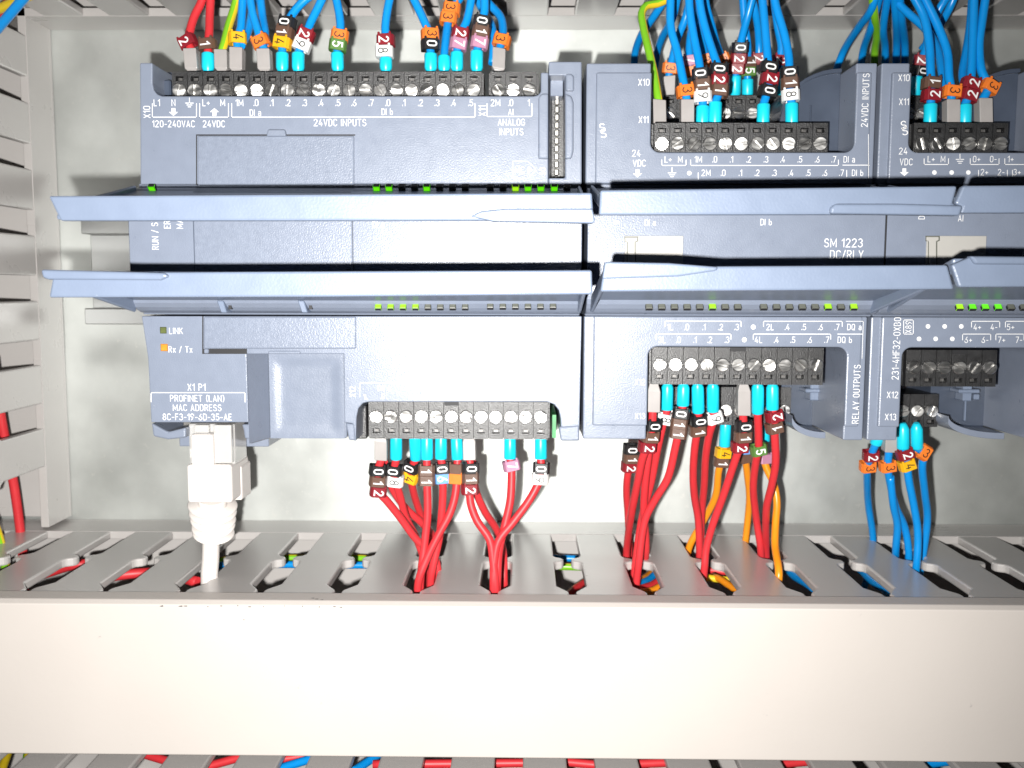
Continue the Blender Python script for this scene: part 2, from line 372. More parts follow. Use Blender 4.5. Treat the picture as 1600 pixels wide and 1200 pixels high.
def screw_mesh():
    if 's' not in _scr:
        b = MB()
        for sgn in (1, -1):
            pl = [(1.72 * math.cos(a), sgn * 1.72 * math.sin(a)) for a in [math.asin(.27 / 1.72) + (math.pi - 2 * math.asin(.27 / 1.72)) * i / 12 for i in range(13)]]
            b.prism(pl, -.6, .75)
        b.prism([(1.68 * math.cos(i * .5236), 1.68 * math.sin(i * .5236)) for i in range(12)], -1, -.05)
        _scr['s'] = b.mesh('screw', M['steel'], .16)
    return _scr['s']
def terminal_block(parent, xs, y_scr, y_hole, y0, y1, h, hole_up, depth=11, px_pad=12, lx=None, rx=None, notch=None, hide=()):
    """row of screw terminals; xs: pixel x of the screws; y0,y1: pixel top and bottom of the front"""
    p0 = xs[0]; X0 = [X(x, h, y_scr) for x in xs]; pit = (X0[-1] - X0[0]) / (len(xs) - 1)
    z1, z0 = Z(y0, h, xs[len(xs) // 2]), Z(y1, h, xs[len(xs) // 2]); zs, zh = Z(y_scr, h, xs[len(xs) // 2]), Z(y_hole, h, xs[len(xs) // 2])
    xa, xb = X0[0] - pit * .5, X0[-1] + pit * .5
    b = MB(); b.box(xa - .4 if lx is None else lx, xb + .4 if rx is None else rx, z0, z1, h - depth, h - 2.1)
    for x in X0:
        a, c = x - pit / 2 + .06, x + pit / 2 - .06
        q0, q1 = zh - .62, zh + .62
        b.box(a, c, z0, q0, h - 2.2, h); b.box(a, c, q1, z1, h - 2.2, h)
        b.box(a, x - 1.0, q0, q1, h - 2.2, h - .004); b.box(x + 1.0, c, q0, q1, h - 2.2, h - .004)
        b.box(x - .5, x + .5, zh - .32, zh + .32, h - 2.2, h - .8, 1)
        # collar round the screw
        ring = [(x + 1.93 * math.cos(i * .3927), zs + 1.93 * math.sin(i * .3927)) for i in range(16)]; inn = [(x + 1.78 * math.cos(i * .3927), zs + 1.78 * math.sin(i * .3927)) for i in range(16)]
        vs = [(*p, h + .004) for p in ring] + [(*p, h + .3) for p in ring] + [(*p, h + .3) for p in inn] + [(*p, h + .004) for p in inn]
        b.add(vs, [[k * 16 + i, k * 16 + (i + 1) % 16, (k + 1) * 16 + (i + 1) % 16, (k + 1) * 16 + i] for k in range(3) for i in range(16)])
    if notch:
        b.box(X(notch[0], h, y0), X(notch[1], h, y0), z1 - 1.0, z1 + .02, h - .8, h + .03, 2)
    o = obj('terminal_block', b, [M['black'], M['contact'], M['gap']], parent, 0)
    for i, x in enumerate(X0):
        if i in hide: continue
        s_ = link('screw', screw_mesh(), o, (x, zs, h + .15))
        s_.rotation_euler = (rnd.uniform(-.12, .12), rnd.uniform(0, math.pi), rnd.uniform(-.12, .12))
    return o
_led = {}
def led(parent, px, py, h, kind, wpx=10, tilt=0):
    if (kind, wpx) not in _led:
        k = wpx * .159 / 2; kz = k * (1.55 if tilt else 1); b = MB().box(-k, k, -kz, kz, -.8, .12); kk = k + .13; b.box(-kk, kk, -kz - .13, kz + .13, -.9, .05, 1)
        _led[(kind, wpx)] = b.mesh('status_light', [M[kind], M['gap']], .06)
    if h is None: h = band_at(px, py)
    x, z = P(px, py, h)
    o = link('status_light', _led[(kind, wpx)], parent, (x, z, h)); o.rotation_euler = (tilt, 0, 0)
def polypx(pts, h): return [P(a, b, h) for a, b in pts]
def flap(parent, lip, grip, hinge_y, x0, x1, up, thick=1.2):
    """swung open terminal cover: sheet from the hinge to a lip that stands at h=129"""
    hinge_z = Z(hinge_y, HM - .4, lip[1][0]); arm = 2.4 if up else 4.0
    lp = polypx(lip, 129); zt, zb = max(p[1] for p in lp), min(p[1] for p in lp)
    zs = sorted(p[1] for p in lp)
    b = MB(); b.prism(lp, 127.2, 129)
    if up: ze = sum(zs[:2]) / 2 + .2; prof = [(hinge_z, HM - 3), (ze, 127.6), (ze + thick, 127.6), (hinge_z + thick, HM - 3)]
    else: ze = sum(zs[-2:]) / 2 - .2; prof = [(hinge_z, HM - 3), (ze, 127.6), (ze - thick, 127.6), (hinge_z - thick, HM - 3)]
    xl = [p[0] for p in lp]
    q = MB()
    xa, xb = min(xl) + .8, max(xl) - .8
    n = 4
    q.add([(x0, *prof[0]), (xa, *prof[1]), (xa, *prof[2]), (x0, *prof[3]), (x1, *prof[0]), (xb, *prof[1]), (xb, *prof[2]), (x1, *prof[3])],
          [[0, 1, 2, 3], [4, 5, 6, 7], [0, 1, 5, 4], [1, 2, 6, 5], [2, 3, 7, 6], [3, 0, 4, 7]])
    # side walls of the cover, tapering to the hinge
    sg = 1 if up else -1; k4 = 3.0
    for xe, xh in ((xa, x0), (xb, x1)):
        d = .9 if xe == xa else -.9
        q.add([(xe, prof[1][0], 127.3), (xe, prof[1][0] + sg * k4, 127.3), (xh, hinge_z + sg * arm, 86), (xh, hinge_z, 86),
               (xe + d, prof[1][0], 127.3), (xe + d, prof[1][0] + sg * k4, 127.3), (xh + d, hinge_z + sg * arm, 86), (xh + d, hinge_z, 86)],
              [[0, 1, 2, 3], [4, 5, 6, 7], [0, 1, 5, 4], [1, 2, 6, 5], [2, 3, 7, 6], [3, 0, 4, 7]])
    b.v += []; o0 = len(b.v); b.v += q.v; b.f += [[i + o0 for i in f] for f in q.f]; b.sm += q.sm; b.m += q.m
    o = obj('terminal_cover', b, M['cover'], parent, .45, seg=2)
    if grip:
        g = MB(); gp = polypx(grip, 129.9); g.prism(gp, 127.5, 130.0); obj('grip', g, M['cover'], o, .55, seg=3)
    return o
def arc(cx, cz, r, a0, a1, n=6):
    return [(cx + r * math.cos(math.radians(a0 + (a1 - a0) * i / n)), cz + r * math.sin(math.radians(a0 + (a1 - a0) * i / n))) for i in range(n + 1)]

# ------------------------------------------------------------------ controller (left)
cpu = thing('controller', 'wide blue grey controller with network port and long black terminal rows, at left', 'controller', (X(565, 40), Z(400, 40), 0))
xa, xb = X(219, HF, 290), X(909, HF, 290); zt, zb = Z(97, HF), Z(689, HF)
core = MB(); core.box(xa + .6, xb - .4, zb + 1.2, zt - 1.5, 6, 46)
core.prism(midprofile(ZH1, ZH2), X(202, HM, 400), X(909, HM, 400), 'x')
core.box(xa + .5, X(385, HF, 600), Z(700, 62), Z(650, 62), 20, 62)      # floor of the port recess
obj('body', core, M['body'], cpu, .3)
zw = Z(150, HF)                                                         # lower edge of the upper well
def q(px, py): return P(px, py, HF)
top = [q(219, 288), q(218, 98), q(238, 98), q(238, 130), q(240, 140), q(245, 147), q(253, 150), q(834, 150), q(841, 148), q(845, 143), q(845, 113), q(857, 113), q(857, 288)]
b = MB(); b.prism(top[::-1], 30, HF)
b.prism([q(857.2, 118), q(857.2, 96), q(909, 96), q(909, 288), q(857.2, 288), q(857.2, 278), q(883, 278), q(883, 118)], 30, HF)
obj('upper_housing', b, M['body'], cpu, .35, seg=2)
b = MB(); b.prism([P(*a, HF + 1.4) for a in [(841, 248), (841, 152), (846, 146), (857, 146), (857, 248)]], HF - 2, HF + 1.4); b.prism([P(*a, HF + 1.4) for a in [(883, 248), (883, 146), (893, 150), (896, 160), (896, 236), (893, 248)]], HF - 2, HF + 1.4)
b.prism([P(*a, HF + 1.1) for a in [(884, 115), (893, 115), (897, 119), (897, 142), (884, 142)]], HF - 2, HF + 1.1)
obj('connector_frame', b, M['body'], cpu, .6, seg=2)
b = MB(); xs0, xs1 = X(857, HF, 200), X(884, HF, 200); b.box(xs0, xs1, Z(280, HF), Z(116, HF), 46.5, 70)
bc = obj('bus_connector', b, M['black'], cpu, .1)
pin = MB().box(-.55, .55, -.75, .75, -1, 1).mesh('pin', M['tin'], .2)
for i in range(10): link('pin', pin, bc, (X(868, 71), Z(160 + 12.2 * i, 71), 71))
b = MB(); b.prism([(xs0 + .3, 70), (xs0 + .3, 81), (xs0 + 1.2, 70)], Z(278, HF), Z(118, HF), 'z'); b.box(xs0 + .5, xs1 - .5, Z(150, 76), Z(119, 76), 66, 76); obj('connector_key', b, M['body'], cpu, .2)
b = MB(); b.box(X(241, 66, 130), X(269, 66, 130), zw - 1, Z(112, 66), 46, 66); b.box(X(240, 74, 130), X(266, 74, 130), Z(155, 74), Z(124, 74), 60, 74); obj('well_wall', b, M['shield'], cpu, .4)
# lower housing with the network port block, the sloped bay and the output row
hl = HF
low = [q(221, 494), q(231, 560), q(236, 660), q(388, 660), q(385, 553), q(537, 553), q(538, 660), q(551, 662), q(553, 689), q(556, 689), q(557, 652), q(560, 638), q(567, 630), q(576, 628), q(855, 628), q(866, 632), q(873, 641), q(876, 655), q(877, 689), q(905, 689), q(909, 494)]
b = MB(); b.prism(low, 34, hl)
obj('lower_housing', b, M['body'], cpu, .35, seg=2)
b = MB(); xr = X(386, HF, 620)
b.prism([(xr, 34), (xr, 81.6), (X(421, 71, 620), 71), (X(421.5, 71, 620), 69.9), (X(540, 71, 620), 69.9), (X(540, 71, 620), 34)], Z(687, 71), Z(552, HF) + 1, 'z')
obj('sloped_bay', b, M['body'], cpu, .3)
# its front sheet is a shallow dish
b = MB(); n = 22; bx0, bx1, bz0, bz1 = X(421.5, 71, 620), X(538, 71, 620), Z(686.5, 71), Z(552, 71)
vs = []
for j in range(n + 1):
    for i in range(n + 1):
        u, v = i / n, j / n; d = min(u, 1 - u, v, 1 - v) ; k = min(1, max(0, (d - .05) / .12)); k = k * k * (3 - 2 * k)
        vs.append((bx0 + (bx1 - bx0) * u, bz0 + (bz1 - bz0) * v, 71.15 - .38 * k))
b.add(vs, [[j * (n + 1) + i, j * (n + 1) + i + 1, (j + 1) * (n + 1) + i + 1, (j + 1) * (n + 1) + i] for j in range(n) for i in range(n)], True)
obj('bay_panel', b, M['body'], cpu)
# covers of the expansion board: three textured sheets
for pl, hh, nm in (([(308, 212), (553, 212), (553, 289), (308, 289)], HF + .7, 'cover_panel'), ([(303, 300), (550, 300), (550, 412), (303, 412)], None, None), ([(318, 495), (556, 495), (556, 545), (318, 545)], HF + .9, 'cover_panel')):
    if hh: obj(nm, MB().prism(polypx(pl, hh), HF - 3, hh), M['panel'], cpu, .35, seg=2)
    else: obj('cover_panel', MB().box(X(304, HM, 380), X(551, HM, 380), Z(470, HM), Z(300, HM), HM - 3, HM + .55), M['panel'], cpu, .3, seg=2)
obj('joint', MB().box(X(302.6, HM, 380), X(304, HM, 380), Z(470, HM), Z(305, HM), HM - 3, HM + .06), M['shield'], cpu)
obj('joint', MB().box(X(551, HM, 380), X(552.2, HM, 380), Z(470, HM), Z(305, HM), HM - 3, HM + .06), M['shield'], cpu)
b = MB(); b.prism(polypx([(306.4, 210), (555, 210), (555, 212), (308, 212), (308, 289), (306.4, 289)], HF), HF - 2, HF + .05); b.prism(polypx([(316, 494), (318, 494), (318, 553), (316, 553)], HF), HF - 2, HF + .05); b.prism(polypx([(318, 545), (386, 545), (386, 553), (318, 553)], HF), HF - 2, HF + .05); obj('joint', b, M['gap'], cpu)
b = MB(); b.prism(polypx([(418, 202), (445, 202), (447, 213), (416, 213)], HF + 1.2), HF - 1, HF + 1.4); obj('latch_tab', b, M['body'], cpu, .4, seg=2)
b = MB(); b.prism(polypx([(420, 548), (470, 548), (470, 553), (420, 553)], HF), HF - 1, HF + .6); b.prism(polypx([(320, 545), (327, 545), (327, 552), (320, 552)], HF), HF - 1, HF + .8); obj('latch_tab', b, M['body'], cpu, .2)
# port recess below the label
b = MB(); b.prism(polypx([(236, 661), (262, 675), (290, 668), (290, 684), (262, 687), (239, 682)], 78), 50, 78); b.prism(polypx([(377, 663), (395, 663), (397, 686), (382, 686), (380, 672)], 78), 50, 78); obj('port_guard', b, M['body'], cpu, .5, seg=2)
obj('network_port', MB().box(X(290, 64, 665), X(380, 64, 665), Z(676, 66), Z(655, 66), 40, 66), M['tin'], cpu, .2)
# terminals
terminal_block(cpu, [281 + 24.19 * i for i in range(20)], 142, 123, 112, 158, 76, True)
terminal_block(cpu, [778 + 24.3 * i for i in range(3)], 142, 123, 112, 158, 76, True)
tb = terminal_block(cpu, [588 + 23.36 * i for i in range(12)], 651, 673.5, 628, 686, 75, False, notch=(694, 717))
b = MB(); b.box(X(555, 70, 650), X(574, 70, 650), Z(686, 70), Z(634, 70), 46, 71); obj('block_end', b, M['black'], cpu, .3)
obj('circuit_board', MB().box(X(863, 72, 660), X(869, 72, 660), Z(684, 72), Z(648, 72), 40, 72), M['pcb'], cpu)
for fp_ in ([(873, 667), (905, 665), (905, 689), (876, 689)], [(540, 661), (553, 663), (555, 688), (545, 688)]): obj('housing_foot', MB().prism(polypx(fp_, HF + .4), HF - 6, HF + .4), M['body'], cpu, .4, seg=2)
# covers
flap(cpu, [(75, 306), (500, 303.5), (925, 301), (928, 345), (500, 345), (94, 345)], [(735, 338), (752, 330), (790, 326), (926, 326), (930, 346), (926, 349), (770, 346)], 304, X(208, 86, 288), X(908, 86, 288), True)
flap(cpu, [(83, 426), (500, 424), (925, 422), (926, 460), (500, 464), (76, 465)], [(63, 421), (256, 426), (264, 432), (250, 438), (75, 437), (66, 434)], 464, X(208, 86, 490), X(908, 86, 490), False)
# status lights
for x, k in ((238, 'led_on'), (588.6, 'led_on'), (608, 'led_on'), (667, 'led_on'), (805.5, 'led_lime'), (825, 'led_on'), (845, 'led_on'), (866, 'led_on')): led(cpu, x, 297.5, None, k, 9, .9)
for x in (628, 648, 687, 707, 727, 766, 786, 886): led(cpu, x, 297.5, None, 'led_off', 9, .9)
for i in range(8): led(cpu, 591 + 19.4 * i, 476, None, 'led_lime' if i < 4 else 'led_off', 8.5, -.7)
for i in range(6): led(cpu, 766 + 19.6 * i, 475, None, 'led_off', 8.5, -.7)
led(cpu, 255, 516, HF + .1, 'led_dim', 9); led(cpu, 256.5, 543, HF + .1, 'led_amber', 10)
for x in (344, 472): 
    b = MB(); b.prism([P(x - 12, 470, 92), P(x - 2, 470, 92), P(x + 4, 489, 92), P(x - 5, 489, 92)], 80, HM + .3); obj('cover_hook', b, M['cover'], cpu, .2)
    b = MB(); b.prism([P(x + 5, 472, 91), P(x + 10, 472, 91), P(x + 10, 484, 91), P(x + 5, 484, 91)], 80, band_at(x, 478) + .1); obj('hook_slot', b, M['gap'], cpu)
# print
T = MB(); h = HF + .06
for s_, x in (('L1', 245), ('N', 271), ('L+', 322), ('M', 348), ('1M', 374), ('.0', 400), ('.1', 424.6), ('.2', 450), ('.3', 476), ('.4', 501.5), ('.5', 528), ('.6', 553), ('.7', 580), ('.0', 606), ('.1', 631), ('.2', 657), ('.3', 683), ('.4', 708.5), ('.5', 735.5), ('2M', 774), ('.0', 798), ('1', 826)): text(T, s_, x, 160.5, h, 9.5)
earth(T, 296, 161, h)
text(T, 'DI a', 399, 176, h, 9); text(T, 'DI b', 605, 174.5, h, 9); text(T, 'AI', 798, 175, h, 9)
bracket(T, 238, 307, 162, 183, h); bracket(T, 312, 357, 162, 183, h); bracket(T, 362, 742, 162, 183, h); bracket(T, 761, 831, 162, 182, h)
arrow(T, 271, 175, h, 1); arrow(T, 335, 175, h, -1)
text(T, '120-240VAC', 271, 193.5, h, 9.5); text(T, '24VDC', 334, 193.5, h, 9.5); text(T, '24VDC INPUTS', 531, 191.5, h, 10); text(T, 'ANALOG', 799, 191, h, 9.5); text(T, 'INPUTS', 799, 206, h, 9.5)
text(T, 'X10', 229.5, 175, h, 10, 90); text(T, 'X11', 753.5, 173, h, 10, 90)
strip(T, [(801, 252), (825, 252), (838, 265), (825, 279), (801, 279), (801, 252)], h, .9); text(T, 'MC', 812, 265.5, h, 9.5); pix(T, [(825, 260), (833, 265.5), (825, 271)], h); text(T, '50', 848, 268, h, 8.5, 90)
text(T, 'LINK', 275, 517, h, 9); text(T, 'Rx / Tx', 282, 546, h, 9); text(T, 'X1 P1', 307, 605, h, 10)
bracket(T, 236, 383, 628, 613.5, h); text(T, 'PROFINET (LAN)', 308, 622.5, h, 9.5); text(T, 'MAC ADDRESS', 308, 637, h, 9.5); text(T, '8C-F3-19-6D-35-AE', 308, 651.5, h, 9.5)
text(T, 'X12', 551, 612, h, 9, 90); strip(T, [(562, 620), (562, 598), (720, 598)], h, .8); text(T, 'DQ a', 600, 606.5, h, 8); text(T, '.0', 598, 619, h, 8); text(T, '1L', 571, 620, h, 7)
text(T, 'RUN / STOP', 242, 358, HM + .06, 9.5, 90); text(T, 'ERROR', 261, 340, HM + .06, 9.5, 90); text(T, 'MAINT', 280.5, 341, HM + .06, 9.5, 90); text(T, 'DI a', 591, 351, HM + .06, 9)
tag(obj('printed_lettering', T, M['white'], cpu), kind='stuff')

# ------------------------------------------------------------------ two expansion modules
def expansion(name, label, dx0, wl_top, wr_top, wl_bot, wr_bot, arc_x, xr_mm, second):
    t = thing(name, label, 'expansion module', ((dx0 + xr_mm) / 2, Z(400, 40), 0), 'expansion modules right of the controller')
    xa, xb = dx0, xr_mm; zt, zb = Z(97, HF, 1150), Z(688, HF, 1150); zw, zv = Z(238, HF, 1150), Z(542, HF, 1150)
    z1, z2 = ZH1, ZH2
    c = MB(); c.box(xa + .5, xb - .5, zb + 10, zt - 9, 6, 33); c.prism(midprofile(z1, z2), xa + .2, X(1382, HM, 400) if not second else xb, 'x'); obj('body', c, M['body'], t, .3)
    def U(l0, l1, wl, wr, zc, ztop, r, up):
        sg = 1 if up else -1; base = z1 + .1 if up else z2 - .1
        a = [(l0, base), (l0, ztop), (wl, ztop)]
        if up: a += arc(wl + r, zc + r, r, 180, 270) + arc(wr - r, zc + r, r, 270, 360)
        else: a += arc(wl + r, zc - r, r, 180, 90) + arc(wr - r, zc - r, r, 90, 0)
        return a + [(wr, ztop), (l1, ztop), (l1, base)]
    inset = 2.4
    o = MB(); o.prism(U(xa, xb, wl_top - .1, wr_top + .1, zw - .1, zt, 2.4, True), 34, HF - 1.1); o.prism(U(xa + inset, xb - 1.6, wl_top, wr_top, zw, Z(113, HF, 1150), 2.4, True), HF - 1.6, HF)
    obj('upper_housing', o, M['body'], t, .35, seg=2)
    o = MB(); o.prism(U(xa, xb, wl_bot - .1, wr_bot + .1, zv + .1, zb, 2.4, False), 34, HF - 1.1); o.prism(U(xa + inset, xb - 1.6, wl_bot, wr_bot, zv, Z(666, HF, 1150), 2.4, False), HF - 1.6, HF)
    obj('lower_housing', o, M['body'], t, .35, seg=2)
    # curved inner shields of the wiring wells
    hs = 69
    up_arc = [(wr_top - 15.5 * math.cos(math.radians(k)), zt - 11.5 + 12.6 * math.sin(math.radians(k))) for k in range(0, 91, 9)]
    a = [(wr_top + .3, zw - 1), (wr_top + .3, zt + 1.1)] + up_arc[::-1] + [(wr_top - 15.5, zw - 1)]
    b = MB(); b.prism(a, 34, hs); obj('inner_shield', b, M['shield'], t, .3)
    b = MB(); b.box(wr_top - 7.6, wr_top - 7.2, zt - 20, zt - 8, hs, hs + .5); b.box(wr_top - 9.4, wr_top - 6.4, zt - 20.8, zt - 20, hs, hs + .6); obj('latch_clip', b, M['shield'], t, .15)
    b = MB(); b.prism(up_arc + [(x_, z_ - 1.0) for x_, z_ in up_arc[::-1]], hs - 8, hs + 1.2); obj('cover_arm', b, M['shield'], t, .3)
    aw = min(22.0, wr_bot - arc_x); zc = zb + 4.4
    low_arc = [(arc_x + aw * (1 - math.cos(math.radians(k))), zc - 4.6 * math.sin(math.radians(k))) for k in range(0, 91, 9)]
    a = [(wr_bot + .5, zv + 1), (wr_bot + .5, low_arc[-1][1])] + low_arc[::-1] + [(arc_x, zv + 1)]
    b = MB(); b.prism(a, 30, 54); obj('inner_shield', b, M['shield'], t, .3)
    cx = arc_x + 8.4
    b = MB(); b.box(cx - 3.2, cx + 2.6, zv - 14.0, zv - 12.9, 54, 60); b.box(cx - 1.6, cx + .9, zv - 16.3, zv - 11.5, 54, 59); b.box(cx + 1.9, cx + 3.6, zv - 16, zv - 14.4, 54, 58); b.box(cx + .9, cx + 1.4, zb + 1.5, zv - 14, 54, 55.2); obj('latch_clip', b, M['cover'], t, .3)
    b = MB(); ra = low_arc + [(wr_bot + .3, low_arc[-1][1])]
    b.prism(ra + [(x_, z_ - 1.7) for x_, z_ in ra[::-1]], 48, 66); obj('cover_arm', b, M['body'], t, .4)
    return t
sm1 = expansion('expansion_module', 'middle blue grey expansion module with relay outputs and eleven screw terminal rows', X(915, HF, 290), X(1017, HF, 200), X(1336, HF, 200), X(1012, HF, 600), X(1322, HF, 600), X(1225, 58, 660), X(1366, HF, 290), False)
SMW = X(1366, HF, 290) - X(915, HF, 290)
sm2 = expansion('expansion_module', 'right blue grey expansion module cut by the frame edge, with six screw terminal rows', X(1370, HF, 290) + .4, X(1421, HF, 200), X(1627, HF, 200), X(1408, HF, 600), X(1622, HF, 600), X(1462, 58, 660), X(1370, HF, 290) + 46, True)
terminal_block(sm1, [1034 + 24.7 * i for i in range(11)], 225, 203.5, 192, 240, 79, True)
terminal_block(sm1, [1047 + 21.4 * i for i in range(11)], 178, 158, 149, 200, 45, True, 10)
terminal_block(sm1, [1030.5 + 24.4 * i for i in range(11)], 570, 588.5, 543, 601, 79, False, notch=(1141, 1166))
terminal_block(sm1, [1021 + 22.6 * i for i in range(10)], 641, 655, 605, 664, 55, False, 14)
terminal_block(sm2, [1439 + 24.6 * i for i in range(6)], 225, 203.5, 192, 240, 79, True)
terminal_block(sm2, [1419 + 21.4 * i for i in range(3)], 178, 158, 149, 200, 45, True, 10)
terminal_block(sm2, [1427 + 23.7 * i for i in range(6)], 574, 594, 547, 604, 76, False, notch=(1488, 1512))
terminal_block(sm2, [1410 + 22.4 * i for i in range(3)], 642, 659, 616, 667, 58, False, 16)
flap(sm1, [(938, 297), (1496, 290.5), (1489, 318), (1500, 323), (1497, 335), (936, 336)], [(1298, 324), (1306, 318), (1400, 318), (1505, 321), (1500, 337), (1297, 334)], 304, X(922, 86, 288), X(1364, 86, 288), True)
flap(sm1, [(944, 416), (1120, 416), (1481, 414), (1491, 452), (938, 456)], [(945, 409), (1045, 411), (1122, 417), (1120, 423), (1060, 432), (941, 436)], 464, X(922, 86, 490), X(1364, 86, 490), False)
flap(sm2, [(1505, 290), (2040, 286), (2040, 332), (1501, 333), (1504, 323), (1493, 318)], None, 304, X(1385, 86, 288), X(1830, 86, 288), True)
flap(sm2, [(1487, 414), (1520, 400), (2040, 404), (2040, 446), (1499, 449)], [(1516, 400), (2035, 405), (2035, 416), (1524, 413)], 464, X(1385, 86, 490), X(1830, 86, 490), False)
for x, k in [(1014 + 19.8 * i, 'led_lime' if i == 5 else 'led_off') for i in range(8)] + [(1193 + 20.1 * i, 'led_lime' if i in (5, 7) else 'led_off') for i in range(8)]: led(sm1, x, 475.5, None, k, 9.5, -.7)
for x, k in [(1499 + 20 * i, ('led_lime', 'led_on', 'led_on', 'led_on', 'led_off', 'led_off')[i]) for i in range(6)]: led(sm2, x, 476, None, k, 9.5, -.7)
def cardholder(t, x0, x1, y0, y1):
    b = MB(); b.box(X(x0, HM, 385), X(x1, HM, 385), Z(y1 + 30, HM, 1200), Z(y0, HM, 1200), HM - 1, HM + .35); o = obj('label_card', b, M['label'], t, .1)
    b = MB(); b.prism(polypx([(x0 - .5, y0 + .5), (x0 + 21.5, y0 + .5), (x0 + 21.5, y0 + 8), (x0 + 17.5, y0 + 10), (x0 + 17.5, y1 + 20), (x0 + 3, y1 + 20), (x0 + 3, y0 + 9), (x0 - .5, y0 + 9)], HM + .4), HM + .2, HM + .42); obj('slider_groove', b, M['led_off'], o)
    b = MB(); b.prism(polypx([(x0 + 1, y0 + 2), (x0 + 20, y0 + 2), (x0 + 20, y0 + 7), (x0 + 16, y0 + 9), (x0 + 16, y1 + 20), (x0 + 5, y1 + 20), (x0 + 5, y0 + 9), (x0 + 1, y0 + 8)], HM + .7), HM + .2, HM + .75); obj('slider', b, M['label'], o, .12)
cardholder(sm1, 976, 1067, 369, 402); cardholder(sm2, 1447, 1540, 368, 402)
obj('joint', MB().box(X(1383, HM, 385), X(1386.5, HM, 385), Z(470, HM), Z(300, HM), HM - 8, HM - .3), M['gap'], sm1)
# print on the middle module
T = MB()
text(T, 'X10', 1006, 128.5, h, 9.5); text(T, 'X11', 1005.5, 187, h, 9.5); logo(T, 942, 204, h); text(T, '24', 994, 239.5, h, 9.5); text(T, 'VDC', 999, 255, h, 9.5); arrow(T, 996, 271, h)
for s_, x in zip(('L+', 'M', '1M', '.0', '.1', '.2', '.3', '.4', '.5', '.6', '.7', 'DI a'), (1044, 1063, 1091, 1117, 1143, 1170, 1197, 1223, 1250, 1277, 1303, 1327)): text(T, s_, x, 249, h, 9)
for s_, x in zip(('2M', '.0', '.1', '.2', '.3', '.4', '.5', '.6', '.7', 'DI b'), (1103, 1130, 1157, 1183, 1210, 1236, 1263, 1289, 1315, 1340)): text(T, s_, x, 270, h, 9)
earth(T, 1050, 270, h); dot(T, 1077, 270.5, h, 3.5); bracket(T, 1034, 1072, 250, 258.5, h); bracket(T, 1079, 1310, 250, 258.5, h); strip(T, [(1317, 258), (1358, 258)], h); strip(T, [(1357, 210), (1357, 278)], h, .8); strip(T, [(1091, 270), (1091, 280)], h); strip(T, [(1323, 266), (1323, 276)], h)
text(T, '24VDC INPUTS', 1352, 157, h, 9.5, 90, 1.05)
text(T, 'DI a', 1016, 348, HM + .06, 8.5); text(T, 'DI b', 1197, 347, HM + .06, 9); text(T, 'SM 1223', 1318, 379.5, HM + .06, 12.5); text(T, 'DC/RLY', 1323, 398, HM + .06, 12.5); text(T, 'D', 963, 347, HM + .06, 8, 90)
for s_, x in zip(('1L', '.0', '.1', '.2', '.3', '2L', '.4', '.5', '.6', '.7', 'DQ a'), (1047, 1073, 1100, 1126, 1151, 1203, 1230, 1256, 1282, 1308, 1335)): text(T, s_, x, 511, h, 9)
for s_, x in zip(('3L', '.0', '.1', '.2', '.3', '4L', '.4', '.5', '.6', '.7', 'DQ b'), (1034, 1060, 1086, 1109, 1136, 1185, 1213, 1239, 1265, 1292, 1320)): text(T, s_, x, 531, h, 9)
dot(T, 1177, 511, h, 3.8); dot(T, 1163, 531, h, 3.8)
bracket(T, 1039, 1158, 510, 502, h); bracket(T, 1193, 1316, 510, 502, h); strip(T, [(1322, 502), (1349, 502), (1347, 560)], h, .8); bracket(T, 1025, 1142, 530, 522, h); bracket(T, 1177, 1298, 530, 522, h); strip(T, [(1309, 522), (1347, 522)], h)
text(T, 'RELAY OUTPUTS', 1338, 616, h, 9.5, 90, 1.05); text(T, 'X12', 1000, 597, h, 8.5); text(T, 'X13', 1000, 650, h, 8.5)
tag(obj('printed_lettering', T, M['white'], sm1), kind='stuff')
T = MB()
text(T, 'X10', 1412.5, 121.5, h, 9.5); text(T, 'X11', 1412.5, 159, h, 9.5); logo(T, 1413, 200, h); text(T, '24', 1411, 236, h, 9.5); text(T, 'VDC', 1416, 253, h, 9.5); arrow(T, 1413, 269, h)
for s_, x in zip(('L+', 'M', '0+', '0-', '1+'), (1455, 1473.5, 1526, 1552, 1579)): text(T, s_, x, 248.5, h, 9)
for s_, x in zip(('2+', '2-', '3+'), (1538, 1564, 1589)): text(T, s_, x, 269, h, 9)
earth(T, 1500, 249, h); bracket(T, 1444, 1482, 248, 257, h); bracket(T, 1516, 1561, 248, 257, h); strip(T, [(1570, 248), (1570, 257), (1640, 257)], h)
for x in (1460, 1487, 1513): dot(T, x, 269.5, h, 3.6)
for x in (1529, 1574, 1582): strip(T, [(x, 266), (x, 275)], h)
text(T, 'AI', 1501, 341, HM + .06, 9); text(T, 'D', 1440, 340, HM + .06, 9, 90); text(T, 'SM 1231', 1630, 376, HM + .06, 12.5); text(T, 'AI', 1602, 395, HM + .06, 12.5)
text(T, '231-4HF32-0XB0', 1400.5, 545, h, 10, 90, 1.0)
strip(T, [(1412, 500), (1427, 500), (1427, 522), (1412, 522), (1412, 500)], h); text(T, 'X89', 1419.5, 511, h, 9, 90, 1.0)
for x in (1450, 1476, 1502): dot(T, x, 510, h, 3.6)
for x in (1436, 1462, 1488): dot(T, x, 529.5, h, 3.6)
for s_, x in zip(('4+', '4-', '5+'), (1527, 1553, 1579)): text(T, s_, x, 511, h, 9)
for s_, x in zip(('6+', '6-', '7+', '7-'), (1513, 1539, 1565, 1592)): text(T, s_, x, 531, h, 9)
